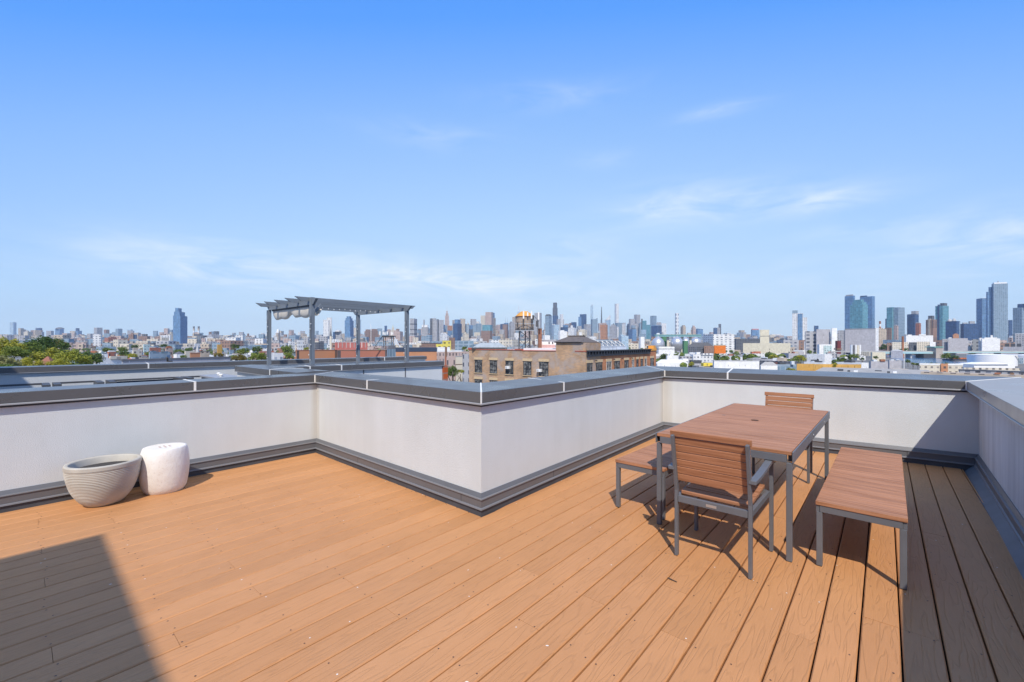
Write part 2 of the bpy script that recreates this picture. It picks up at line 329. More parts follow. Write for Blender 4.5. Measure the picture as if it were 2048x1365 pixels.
def sweep(mb, stations, prof, m=0, absz=False, caps=False):
    n = len(prof); vs = []
    for s4 in stations:
        p, mi, z = s4[:3]; ri = s4[3] if len(s4) > 3 else 0
        for a, h in prof: vs.append((p.x + mi.x * a, p.y + mi.y * a, h if absz else z + h + (ri if a < -.3 else 0)))
    fs = [(j * n + i, j * n + (i + 1) % n, (j + 1) * n + (i + 1) % n, (j + 1) * n + i) for j in range(len(stations) - 1) for i in range(n)]
    if caps: fs += [tuple(range(n))[::-1], tuple((len(stations) - 1) * n + i for i in range(n))]
    mb.add(vs, fs, m)
CPW = .47
COPP = [(0, 0), (-CPW, 0), (-CPW, -.11), (-CPW + .012, -.11), (-.05, -.085), (-.012, -.094), (0, -.094)]
LIPP = [(.002, -.094), (-.014, -.094), (-.014, -.107), (.006, -.109), (.006, -.098)]
BANDP = [(-.030, -.0851), (-.030, -.13), (-.05, -.13), (-.05, -.0851)]
def flashprof(o): return ([(-.041 - o, .184), (-.034 - o, .184), (-.018 - o, .150), (-.012 - o, .148), (-.012 - o, .066), (-.03 - o, .06), (-.041 - o, .06)],
    [(-.016 - o, .150), (-.004 - o, .147), (-.003 - o, .139), (-.0115 - o, .136)], [(-.0115 - o, .072), (0 - o, .067), (.002 - o, .057), (-.0115 - o, .053)])
def wall(i, name, label, off=0.0, joints=(), ext=.42, rowm=MEMB, over=0, cm=None):
    a, b = vx(i), vx(i + 1); b_ = b; dv = nrm(PL[i], PL[i + 1])[1]
    if over: b = (b[0] + dv * over, nrm(PL[i], PL[i + 1])[0], b[2], b[3])
    base = (PL[i][0], PL[i][1], 0); t_ = thing(name, label, 'parapet', base)
    # body: stucco from under the coping to below the deck (bottom fixed)
    mb = MB(); n4 = [(-.04 - off, None), (-ext, None)]
    vs = []
    for p, mi, z, _r in (a, b):
        for nn, zz in ((-.04 - off, z - .09), (-ext, z - .075), (-ext, -.5), (-.04 - off, -.5)): vs.append((p.x + mi.x * nn, p.y + mi.y * nn, zz))
    mb.add(vs, [(0, 1, 5, 4), (1, 2, 6, 5), (2, 3, 7, 6), (3, 0, 4, 7)]); mb.build('stucco_wall', STUCCO4 if cm else STUCCO, t_, True)
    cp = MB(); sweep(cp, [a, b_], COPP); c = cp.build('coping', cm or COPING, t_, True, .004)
    lp = MB(); sweep(lp, [a, b_], LIPP); sweep(lp, [a, b], BANDP, 1); lp.build('coping_lip', [LIP, MEMB], t_, True)
    fl = MB(); P = flashprof(off); sweep(fl, [a, b], P[0], 0, True); sweep(fl, [a, b], P[1], 1, True); sweep(fl, [a, b], P[2], 1, True)
    fl.build('base_flashing', [FLASH, RIDGE_LIT], t_, True)
    me = MB()
    if off > .02: sweep(me, [a, b], [(-off - .012, .066), (-off + .006, .05), (-off + .03, .028), (.02, -.012), (.02, -.2), (-off - .03, -.2), (-off - .03, .066)], 0, True)
    else: sweep(me, [a, b], [(-.02, .06), (-.014, .058), (-.010, 0), (-.008, -.2), (-.035, -.2), (-.035, .06)], 0, True)
    me.build('membrane_skirt', rowm, t_, True)
    SP = [(.004, .003), (-CPW - .004, .003), (-CPW - .004, -.09), (-CPW + .003, -.09), (-.03, -.05), (-.006, -.06), (-.006, -.100), (.004, -.100)]
    ln = (Vector(PL[i + 1]) - Vector(PL[i])).length
    for d in joints:
        s_ = MB(); sweep(s_, [st(i, d - .011), st(i, d + .011)], SP, 0, False, True); s_.build('sealant_joint', SEAL, t_, True)
    for d in (1.1, 2.9):
        if d < ln:
            s_ = MB(); sweep(s_, [st(i, d - .002), st(i, d + .002)], [(-.0105 - off, .138), (-.0105 - off, .072), (-.02 - off, .072), (-.02 - off, .138)], 0, True); s_.build('flashing_seam', DARK, t_, True)
    return t_
def seal_corner(i, par, d=.010):
    SP = [(.004, .003), (-CPW - .004, .003), (-CPW - .004, -.09), (-CPW + .003, -.09), (-.03, -.05), (-.006, -.06), (-.006, -.100), (.004, -.100)]
    s_ = MB(); ln = (Vector(PL[i]) - Vector(PL[i - 1])).length
    a = st(i - 1, ln - d); b = st(i, d); mi = MIT[i]
    sweep(s_, [(a[0], mi, a[2], a[3]), vx(i), (b[0], mi, b[2], b[3])], SP, 0, False, True); s_.build('sealant_joint', SEAL, par, True)
WL = wall(0, 'parapet', 'white stucco parapet behind the bowl planter and garden stool, long left wall of the deck', 0, (7.26,))
W1 = wall(1, 'parapet', 'short white stucco parapet face between inner corner and projecting corner of the deck', 0, (1.33,))
W2 = wall(2, 'parapet', 'white stucco parapet running from the projecting corner to the bench left of the table', 0, (1.28,))
W3 = wall(3, 'parapet', 'white stucco parapet at the far end of the deck behind the far chair', 0, (.92,), over=.11)
W4 = wall(4, 'parapet', 'shaded grey stucco parapet along the right edge of the deck', .055, (), .44, MEMB2, cm=COPING_REFL)
wall(5, 'parapet', 'white stucco parapet behind the viewer on the right', .055, (), .44, MEMB2, cm=COPING_REFL)
seal_corner(1, W1); seal_corner(2, W2); seal_corner(3, W3); seal_corner(4, W4)
# the same parapet runs on past the inner corner between the two neighbouring terraces
def freewall(name, label, a, b, zt, w, body, joints=(), m=COPING, zbot=-.5, cat='parapet', zt2=None):
    a = Vector(a); b = Vector(b); d = (b - a).normalized(); n = Vector((d.y, -d.x)); zt2 = zt if zt2 is None else zt2; ln = (b - a).length
    t_ = thing(name, label, cat, (a.x, a.y, 0)); h = w / 2
    def S(k): q = a + d * k; return (q, n, zt + (zt2 - zt) * k / ln)
    mb = MB(); vs = []
    for p, mi, z in (S(.03), S(ln - .03)):
        for nn, zz in ((h - .035, z - .085), (-h + .035, z - .085), (-h + .035, zbot), (h - .035, zbot)): vs.append((p.x + mi.x * nn, p.y + mi.y * nn, zz))
    mb.add(vs, [(0, 1, 5, 4), (1, 2, 6, 5), (2, 3, 7, 6), (3, 0, 4, 7), (0, 3, 2, 1), (4, 5, 6, 7)]); mb.build('stucco_wall', body, t_, True)
    cp = MB(); sweep(cp, [S(0), S(ln)], [(h, -.004), (0, .008), (-h, -.004), (-h, -.10), (h, -.10)], 0, False, True); cp.build('coping', m, t_, True, .004)
    lp = MB(); sweep(lp, [S(.004), S(ln - .004)], [(h + .005, -.1005), (h + .005, -.111), (-h - .005, -.111), (-h - .005, -.1005)], 0, False, True); lp.build('coping_lip', LIP, t_, True)
    for k in joints:
        s_ = MB(); sweep(s_, [S(k - .012), S(k + .012)], [(h + .004, 0), (0, .012), (-h - .004, 0), (-h - .004, -.104), (h + .004, -.104)], 0, False, True); s_.build('sealant_joint', SEAL, t_, True)
    return t_
freewall('parapet', 'grey capped parapet spur pointing left past the inner corner, free end cut square', (-6.172, 2.79), (-9.0, 2.84), 1.05, .50, STUCCO2, (1.05,), zt2=1.05)
FP = freewall('parapet', 'long far parapet across the neighbouring terrace, behind the armchairs and pergola', (-11.72, -4.0), (-11.72, 8.9), 1.04, .45, STUCCO2, (5.75, 11.3))
PW = freewall('parapet', 'white parapet of the neighbouring building in front of the pergola with a red brick end', (-8.12, 3.02), (-8.12, 6.62), 1.04, .46, STUCCO, (.45, 1.05), zbot=-20)
bk = MB(); BRK = brickmat('orange_red_brick', (.50, .12, .04), (.42, .09, .03), (.3, .2, .16), 1.0)
bk.bz(-8.32, -7.895, 6.60, 6.74, -20, .93); bk.build('brick_end', BRK, PW, True)
jt = MB()
for y in (4.55, 5.55): jt.bz(-7.929, -7.919, y - .012, y + .012, -2, .94)
jt.build('control_joint', FLASH, PW, True)
nd = MB(); nd.bz(-11.6, -6.1, -5, 2.7, -.3, -.01); nd.bz(-11.6, -8.3, 2.6, 8.8, -.3, -.011); tag(nd.build('neighbour_terrace_floor', plain('terrace_paver', (.30, .30, .29), .8, 0, .15, 3)), kind='structure')
# ---------------------------------------------------------------- stair bulkheads (they stand behind the viewer and throw the two big shadows)
def bulkhead(label, x0, x1, y0, y1, h):
    t_ = thing('stair_bulkhead', label, 'bulkhead', ((x0 + x1) / 2, (y0 + y1) / 2, 0))
    b = MB(); b.bz(x0, x1, y0, y1, 0, h - .12); b.build('wall', STUCCO2, t_, True)
    b = MB(); b.bz(x0 - .04, x1 + .04, y0 - .04, y1 + .04, h - .12, h); b.build('roof_cap', COPING, t_, True, .004)
    b = MB(); b.bz((x0 + x1) / 2 - .5, (x0 + x1) / 2 + .5, y1 + .002, y1 + .05, 0, 2.1); d = b.build('door', METAL, t_, True)
    b = MB(); b.bz((x0 + x1) / 2 + .35, (x0 + x1) / 2 + .40, y1 + .05, y1 + .10, .98, 1.12); h_ = b.build('handle', LIP, d); h_.location = (-(x0 + x1) / 2, -(y0 + y1) / 2, 0)
SH = cos(SUN_EL) / sin(SUN_EL)
bh = 4.4
bulkhead('white stucco stair bulkhead whose shadow falls on the deck', -4.50 + SH * sin(SUN_AZ) * bh + .04, 1.2, -4.4, .42 - SH * cos(SUN_AZ) * bh - .04, bh)
bulkhead('white stucco stair bulkhead of the neighbouring terrace', -11.2, -6.4, -4.2, -.013 - (bh - .933) * SH * cos(SUN_AZ) - .04, bh)
# ---------------------------------------------------------------- outdoor dining set
def table():
    t_ = thing('dining_table', 'brown slatted outdoor dining table with grey metal frame and umbrella hole cap', 'table', (-.912, 4.505, 0), RAD(-.4))
    W, LN, H = .93, 2.30, .735; n = 25; p = LN / n; s_ = MB()
    for i in range(n):
        y = -LN / 2 + p * (i + .5)
        s_.bz(-W / 2 + .008, W / 2 - .008, y - p / 2 + .0012, y + p / 2 - .0012, H - .026, H - random.uniform(0, .0012))
    s_.build('tabletop', WOODX, t_, bevel=.003)
    for sx in (-1, 1):
        f = MB(); f.bz(sx * W / 2 - .004, sx * W / 2 + .004, -LN / 2, LN / 2, H - .078, H - .003); f.bz(sx * (W / 2 - .004) - (.03 if sx > 0 else 0), sx * (W / 2 - .004) + (.03 if sx < 0 else 0), -LN / 2 + .05, LN / 2 - .05, H - .078, H - .027)
        f.build('side_rail', METAL, t_, bevel=.002)
        for sy in (-.17, .62):
            q = MB(); q.tube((sx * (W / 2 + .004), sy, H - .045), (sx * (W / 2 + .0085), sy, H - .045), .009, 12); q.build('bolt', LIP, t_)
    for sy in (-1, 1):
        f = MB(); f.bz(-W / 2 + .035, W / 2 - .035, sy * (LN / 2 - .012) - .018, sy * (LN / 2 - .012) + .018, H - .076, H - .0265); f.build('end_rail', METAL, t_, bevel=.002)
    for sx in (-1, 1):
        for sy in (-1, 1):
            l = MB(); x = sx * (W / 2 - .0215); y = sy * (LN / 2 - .018); l.bz(x - .017, x + .017, y - .0175, y + .0175, 0.003, H - .0785); g_ = l.build('leg', METAL, t_, bevel=.003)
            q = MB(); q.bz(x - .015, x + .015, y - .015, y + .015, 0, .006); q.build('foot_pad', DARK, g_)
    cpm = MB(); cpm.cyl((0, .0, H - .001), .032, .0035, 24); cpm.build('umbrella_hole_cap', plain('umbrella_cap', (.07, .04, .027), .7, spec=.1), t_)
    cpm = MB(); cpm.cyl((-.30, .12, H - .001), .018, .0022, 20); cpm.build('stain', plain('stain_mark', (.22, .14, .10), .6), t_)
    return t_
table()
def bench():
    t_ = thing('bench', 'brown slatted backless bench on grey metal legs, fully in view right of the table', 'bench', (-.108, 4.385, 0), RAD(-.5), 'benches along the dining table')
    W, LN, H = .445, 1.95, .425; n = 21; p = LN / n; s_ = MB()
    for i in range(n):
        y = -LN / 2 + p * (i + .5); s_.bz(-W / 2, W / 2, y - p / 2 + .0012, y + p / 2 - .0012, H - .026, H - random.uniform(0, .001))
    s_.build('seat', WOODX, t_, bevel=.003)
    f = MB()
    for sx in (-1, 1): f.bz(sx * (W / 2 - .012) - .01, sx * (W / 2 - .012) + .01, -LN / 2 + .01, LN / 2 - .01, H - .07, H - .0265)
    f.bz(-.015, .015, -LN / 2 + .03, LN / 2 - .03, H - .06, H - .0265)
    for sy in (-1, 1): f.bz(-W / 2 + .0225, W / 2 - .0225, sy * (LN / 2 - .018) - .012, sy * (LN / 2 - .018) + .012, H - .0695, H - .0268)
    f.build('frame', METAL, t_, bevel=.002)
    for sx in (-1, 1):
        for sy in (-1, 1):
            l = MB(); x = sx * (W / 2 - .020); y = sy * (LN / 2 - .024); l.bz(x - .0165, x + .0165, y - .0165, y + .0165, .003, H - .0705); g_ = l.build('leg', METAL, t_, bevel=.003)
            q = MB(); q.bz(x - .014, x + .014, y - .014, y + .014, 0, .006); q.build('foot_pad', DARK, g_)
    return t_
b0 = bench(); dup(b0, (-1.560, 4.44, 0), RAD(-1.2), 'brown slatted bench left of the table, partly hidden behind table leg and near chair')
def chair():
    t_ = thing('armchair', 'brown slatted armchair seen from behind, nearest the viewer at the table', 'chair', (-.848, 3.205, 0), 0, 'armchairs at the dining table')
    RX, FX, RY, FY = .226, .253, -.245, .245; TY, TZ = -.325, .85
    s_ = MB()
    for i in range(5):
        y0 = -.20 + i * .092; s_.bz(-.212, .212, y0, y0 + .087, .415 + .004 * i, .437 + .004 * i)
    s_.build('seat', WOODC, t_, bevel=.003)
    bk = MB(); up = Vector((0, TY - RY, TZ - .44)); up.normalize()
    nrmv = Vector((0, up.z, -up.y))
    for i in range(6):
        k = .074 + i * .0525; c = Vector((0, RY, .44)) + up * (k + .024); w = .234; hh = .0243
        c = c + nrmv * .0245
        q = [c + Vector((sx * w, 0, 0)) + up * (sz * hh) + nrmv * (sy * .008) for sy in (-1, 1) for sx, sz in ((-1, -1), (1, -1), (1, 1), (-1, 1))]
        bk.hexa(q[:4], q[4:])
    c = Vector((0, RY, .44)) + up * .412 + nrmv * .006
    q = [c + Vector((sx * (RX + .020), 0, 0)) + up * (sz * .021) + nrmv * (sy * .010 + .012) for sy in (-1, 1) for sx, sz in ((-1, -1), (1, -1), (1, 1), (-1, 1))]; bk.hexa(q[:4], q[4:])
    bk.build('backrest', WOODC, t_, bevel=.003)
    for sx in (-1, 1):
        l = MB(); l.bar((sx * RX, RY, .003), (sx * RX, RY, .452), .021, .034, up=(0, 1, 0)); l.bar((sx * RX, RY + .001, .440), (sx * RX, TY, TZ - .012), .0208, .030, up=(0, 1, 0)); l.build('rear_leg', METAL, t_, bevel=.003)
        l = MB(); l.bar((sx * FX, FY, .003), (sx * FX, FY, .637), .023, .034, up=(0, 1, 0)); l.build('front_leg', METAL, t_, bevel=.003)
        a = MB(); pts = [(sx * (RX + .020), -.295, .607), (sx * (RX + .025), -.18, .613), (sx * (FX), 0, .628), (sx * FX, .15, .643), (sx * FX, .275, .646)]; vs = []
        for x, y, z in pts: vs += [(x - .021, y, z - .012), (x + .021, y, z - .012), (x + .021, y, z + .012), (x - .021, y, z + .012)]
        a.add(vs, [(j * 4 + i, (j + 1) * 4 + i, (j + 1) * 4 + (i + 1) % 4, j * 4 + (i + 1) % 4) for j in range(4) for i in range(4)] + [(0, 1, 2, 3), (19, 18, 17, 16)]); a.build('armrest', METAL, t_, bevel=.003)
        r_ = MB(); r_.bar((sx * (RX - .004), RY + .022, .392), (sx * (FX - .016), FY - .0225, .408), .022, .038); r_.build('side_rail', METAL, t_, bevel=.002)
    r_ = MB(); r_.bz(-RX + .0125, RX - .0125, RY - .012, RY + .012, .372, .416); rr = r_.build('rear_rail', METAL, t_, bevel=.002)
    q = MB(); q.bz(-.032, .032, RY - .0145, RY - .0122, .384, .401); q.build('maker_plate', plain('plate_silver', (.5, .47, .44), .35, .6), rr)
    r_ = MB(); r_.bz(-FX + .0145, FX - .0145, FY - .012, FY + .012, .384, .420); r_.build('front_rail', METAL, t_, bevel=.002)
    return t_
c0 = chair(); dup(c0, (-.846, 5.62, 0), RAD(180), 'brown slatted armchair at the far end, only its back showing above the tabletop')
# ---------------------------------------------------------------- planter and stool
POT = plain('ribbed_beige_resin', (.45, .42, .365), .8, 0, .16, 6)
t_ = thing('bowl_planter', 'round beige ribbed bowl planter with dark soil inside, standing by the left parapet', 'planter', (-5.37, .505, 0))
pr = []; nr = 330
for j in range(nr + 1):
    u = j / nr; z = .375 * u; r = .112 + .146 * (1 - (1 - u) ** 2.1) ** .72
    pr.append((r, z))
def ribs(r, z, a, j):
    if z > .345: return r + .004
    w = .0019 * sin(z * 430 + .8 * sin(a * 2 + z * 9) + .5 * sin(a * 5 - z * 14)) * (.75 + .35 * sin(a * 3 + z * 40)); return r + w * min(1, z / .04)
b = MB(); b.lathe(pr, 120, fn=ribs); b.lathe([(pr[-1][0] + .004, .375), (pr[-1][0] - .001, .384), (pr[-1][0] - .024, .384), (pr[-1][0] - .031, .376), (.217, .30), (.198, .20), (0.001, .20)], 120); b.lathe([(.112, 0), (.001, 0)], 60)
b.build('bowl', POT, t_)
b = MB(); b.lathe([(.221, .322), (.16, .325), (.08, .329), (.001, .330)], 60, fn=lambda r, z, a, j: r + .004 * sin(7 * a + j)); b.build('soil', plain('potting_soil', (.045, .04, .038), .95, 0, .3, 40, .6, 90), t_)
m, t, bs = newmat('speckled_white_ceramic'); co_ = OBJCO(t); sp_ = RAMP(t, NOISE(t, co_, 60, 3), [(.58, 0.0), (.68, 1.0)])
bl = RAMP(t, NOISE(t, co_, 4, 4), [(.35, 0.0), (.7, 1.0)])
L(t, MIX(t, MATH(t, 'MULTIPLY', MATH(t, 'MULTIPLY', sp_, bl), .55), MIX(t, bl, (.80, .785, .75), (.70, .64, .57)), (.42, .31, .24)), bs.inputs['Base Color']); bs.inputs['Roughness'].default_value = .55; BUMP(t, bs, NOISE(t, co_, 22, 6, .7), .5, .012)
t_ = thing('garden_stool', 'white speckled ceramic drum garden stool beside the bowl planter', 'stool', (-5.385, .945, 0))
b = MB(); pr = [(.150, 0), (.160, .012)] + [(.168 + .012 * k / 14 + .024 * sin(pi * k / 14) ** .9, .012 + .405 * k / 14) for k in range(1, 14)] + [(.176, .420), (.170, .430), (.160, .434), (.13, .431), (.001, .430)]
b.lathe(pr, 72, fn=lambda r, z, a, j: r * (1 + .012 * sin(3 * a + z * 6))); b.build('body', m, t_)
b = MB()
for i in range(7):
    a = 2 * pi * i / 6; x, y = (0, 0) if i == 6 else (.045 * cos(a), .045 * sin(a)); b.cyl((x, y, .4300), .010, .0022, 14)
b.build('pierced_top', plain('stool_holes', (.45, .30, .24), .7), t_)
tw = MB(); x, y, _ = (-.98, 2.62, 0)
tw.bar((x - .028, y + .006, .005), (x, y, .0055), .007, .005); tw.bar((x, y, .0055), (x + .03, y - .002, .004), .006, .004)
tag(tw.build('twig', plain('dry_twig', (.09, .06, .04), .8)), 'short dark twig lying on sunlit deck boards in front of the near armchair', 'twig')
# ---------------------------------------------------------------- neighbouring terrace: armchairs, loveseat, box, pergola
DM = plain('dark_grey_furniture', (.075, .077, .082), .5, 0, .1, 6); NV = plain('navy_sling_fabric', (.03, .045, .08), .8)
def patio_seat(name, label, cat, x, y0, y1, panel, h=.775):
    t_ = thing(name, label, cat, (x, (y0 + y1) / 2, 0), 0, 'seats along the far parapet'); w = y1 - y0; hw = w / 2
    b = MB(); b.bz(-.62, -.55, -hw, hw, h - .03, h); b.build('back_rail', DM, t_)
    b = MB(); b.bz(-.62, -.55, -hw, hw, .40, .44); b.build('seat_rail', DM, t_)
    b = MB(); b.bz(-.61, -.585, -hw + .06, hw - .06, .45, h - (.04 if panel else .10)); b.build('back_panel', NV if panel else STUCCO2, t_)
    b = MB(); b.bz(-.54, .02, -hw + .07, hw - .07, .30, .42); b.build('seat_cushion', NV, t_)
    for s in (-1, 1):
        yy = s * (hw - .04); b = MB(); b.bz(-.55, .04, yy - .045, yy + .045, h - .05, h + .004); b.bz(-.02, .04, yy - .045, yy + .045, 0, h - .05); b.bz(-.62, -.55, yy - .04, yy + .04, 0, h - .03); b.build('arm', DM, t_)
    return t_
patio_seat('patio_armchair', 'dark grey patio armchair nearest the edge of the shadow on the far parapet', 'chair', -10.35, -.42, .33, False)
patio_seat('patio_armchair', 'dark grey patio armchair between the shadow edge and the loveseat', 'chair', -10.35, .375, .97, False)
patio_seat('loveseat', 'wide dark patio loveseat with navy back panel against far parapet', 'loveseat', -10.35, 1.05, 2.13, True)
patio_seat('patio_armchair', 'dark grey patio armchair at the end of the row beside the grey box', 'chair', -10.35, 2.18, 2.62, False)
t_ = thing('storage_box', 'low grey flat-topped storage box with two white knobs beside the parapet spur', 'box', (-9.6, 2.25, 0))
b = MB(); b.bz(-.55, .75, .12, .62 - .1, 0, .80); b.build('body', DM, t_); b = MB(); b.bz(-.60, .8, .08, .50, .80, .835); b.build('lid', plain('box_lid_grey', (.30, .31, .34), .5), t_, bevel=.004)
for x, y in ((-.2, .3), (.25, .22)): b = MB(); b.lathe([(.022, .835), (.022, .85), (.038, .865), (.03, .885), (.001, .89)], 16, (x, y, 0)); b.build('knob', SEAL, t_)
PX0, PX1, PY0, PY1, PT = -11.12, -8.82, 3.92, 6.22, 2.40
PG = plain('grey_blue_pergola_paint', (.17, .195, .22), .55, 0, .08, 4)
t_ = thing('pergola', 'grey pergola with slanted rafter ends on the neighbouring terrace', 'pergola', ((PX0 + PX1) / 2, (PY0 + PY1) / 2, 0))
for x in (PX0, PX1):
    for y in (PY0, PY1):
        b = MB(); top = PT if (x == PX1 and y == PY0) else PT - .15; b.bz(x - .04, x + .04, y - .04, y + .04, 0, top); g_ = b.build('post', PG, t_, True, .004)
for y in (PY0, PY1):                                   # two header beams with bevelled ends
    b = MB(); e0, e1 = PX0 - (.10 if y == PY0 else .22), PX1 + .22; yy = y + (.001 if y == PY0 else -.02)
    b.hexa([(e0 + .14, yy - .025, PT - .15), (e1 - .14, yy - .025, PT - .15), (e1 - .14, yy + .025, PT - .15), (e0 + .14, yy + .025, PT - .15)], [(e0, yy - .025, PT - .035), (e1, yy - .025, PT - .035), (e1, yy + .025, PT - .035), (e0, yy + .025, PT - .035)]); b.build('beam', PG, t_, True)
for i in range(5):
    x = PX0 + (PX1 - PX0) * i / 4 + (.06 if i == 0 else -.078 if i == 4 else 0); b = MB(); y0, y1 = PY0 - .31, PY1 + (.30 if i == 4 else .1)
    b.hexa([(x - .02, y0 + .12, PT - .078), (x + .02, y0 + .12, PT - .078), (x + .02, y1 - .09, PT - .078), (x - .02, y1 - .09, PT - .078)], [(x - .02, y0, PT + .002), (x + .02, y0, PT + .002), (x + .02, y1, PT + .002), (x - .02, y1, PT + .002)]); b.build('rafter', PG, t_, True)
b = MB(); b.bar((PX1 - .02, PY0 + .04, PT - .33), (PX1 - .02, PY0 + .20, PT - .13), .03, .04); b.build('brace', PG, t_, True)
CAN = plain('cream_canopy_fabric', (.74, .68, .58), .85, 0, .06, 4)
b = MB(); nu, nv = 44, 14; vs = []
x0, x1 = PX0 + .16, PX1 + .03
for i in range(nu + 1):
    u = i / nu; pinch = math.exp(-((u - .42) / .055) ** 2); sag = .20 * (1 - .40 * pinch) + .014 * sin(u * 11)
    for j in range(nv + 1):
        v = j / nv; a = pi * (1.15 * v); rr = .07 * (1 - .3 * pinch)
        y = PY0 + .03 + rr * (1 - cos(a)) + .02 * sin(u * 40 + v * 5) * v; z = PT - .165 - sag * sin(min(a, pi / 2)) + (sag * .45 * (1 - sin(a)) if a > pi / 2 else 0) + .014 * sin(u * 26 + v * 9)
        vs.append((x0 + (x1 - x0) * u, y, z))
fs = [(i * (nv + 1) + j, (i + 1) * (nv + 1) + j, (i + 1) * (nv + 1) + j + 1, i * (nv + 1) + j + 1) for i in range(nu) for j in range(nv)]
b.add(vs, fs, 0, True); cn = b.build('canopy_fabric', CAN, None); s_ = cn.modifiers.new('Solidify', 'SOLIDIFY'); s_.thickness = .006
tag(cn, 'cream shade fabric gathered in folds under the pergola beam', 'shade cloth')
b = MB(); b.bar((x0 - .02, PY0 + .02, PT - .165), (x1, PY0 + .02, PT - .165), .02, .03); b.build('hanging_rod', DM, cn)
BULB = plain('white_bulb', (.85, .85, .82), .3)
where = {(PX0, PY0): 'left front', (PX1, PY0): 'tall near front', (PX0, PY1): 'left rear', (PX1, PY1): 'right rear'}
for (x, y), w in where.items():
    b = MB(); h0 = 1.12
    for k in range(9):
        z = h0 + k * .105; a = k * 1.9; b.lathe([(.001, -.012), (.012, 0), (.001, .012)], 6, (x + .048 * (1 if cos(a) > 0 else -1) * (1 if k % 2 else .3), y - .047, z))
    b.tube((x + .045, y - .045, h0), (x + .045, y - .045, h0 + .9), .003, 5, m=1); tag(b.build('light_string', [BULB, DARK]), 'string of small white bulbs wound on the %s post of the pergola' % w, 'string lights', 'string lights on the pergola posts')
b = MB(); bx = PX0 + 1.7
for k in range(12): b.lathe([(.001, -.014), (.014, 0), (.001, .014)], 6, (bx, PY0 + .5 + k * .13, PT - .155 - .02 * sin(k * .8) ** 2))
b.tube((bx, PY0 + .4, PT - .145), (bx, PY0 + 2.0, PT - .145), .003, 5, m=1); tag(b.build('light_string', [BULB, DARK]), 'string of small white bulbs running along a rafter overhead', 'string lights', 'string lights on the pergola posts')
# ================================================================ THE CITY BEYOND THE PARAPET
gm = plain('ground_asphalt_and_yards', (.16, .155, .145), .9, 0, .35, .012)
g = MB(); R_ = 9000; g.add([(R_ * cos(2 * pi * i / 64), R_ * sin(2 * pi * i / 64), GZ) for i in range(64)], [tuple(range(64))]); tag(g.build('ground', gm), kind='structure')
ST = {  # wall, glass, window share across, window share up, roof
 'bl': ((.20, .30, .42), (.10, .21, .37), .86, .80), 'db': ((.07, .11, .19), (.035, .085, .19), .84, .78), 'te': ((.20, .36, .40), (.10, .27, .33), .86, .80),
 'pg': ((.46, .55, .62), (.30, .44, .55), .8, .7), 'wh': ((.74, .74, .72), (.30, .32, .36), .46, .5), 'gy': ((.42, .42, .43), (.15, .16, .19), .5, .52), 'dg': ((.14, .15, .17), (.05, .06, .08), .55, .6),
 'tn': ((.50, .42, .33), (.17, .15, .14), .42, .48), 'br': ((.30, .19, .145), (.10, .09, .09), .42, .45), 'rd': ((.40, .16, .11), (.12, .10, .10), .40, .45), 'or': ((.50, .24, .13), (.14, .11, .10), .42, .48),
 'pk': ((.50, .385, .34), (.20, .17, .17), .44, .48), 'cr': ((.64, .58, .47), (.22, .20, .18), .40, .42), 'yl': ((.78, .66, .13), (.20, .17, .08), .5, .35), 'sa': ((.62, .19, .15), (.55, .45, .38), .22, .5),
 'gn': ((.10, .25, .15), (.07, .18, .12), .3, .3), 'hv': ((.72, .19, .025), (.55, .13, .02), .2, .2), 'by': ((.66, .61, .47), (.58, .53, .40), .05, .9), 'pl': ((.43, .42, .44), (.40, .39, .41), .05, .9), 'wl': ((.80, .80, .78), (.70, .70, .68), .1, .3), 'oc': ((.58, .34, .09), (.50, .28, .07), .1, .5), 'lb': ((.27, .35, .42), (.17, .25, .32), .75, .6), 'mt': ((.50, .62, .60), (.25, .30, .30), .4, .4)}
ROOFS = [(.55, .55, .54), (.33, .33, .33), (.70, .70, .69), (.22, .22, .22), (.45, .43, .40)]
def stylemat(s, D, bay=None, roof=None, fl=None):
    w, g_, fw, fh = ST[s]; b = bay or max(3.4, .0036 * D); f = fl or max(3.3, .0034 * D)
    return facade(w, g_, b, f, fw, fh, roof or (.34, .34, .345))
MARK = []                                                   # footprints on the view, so filler never hides a landmark
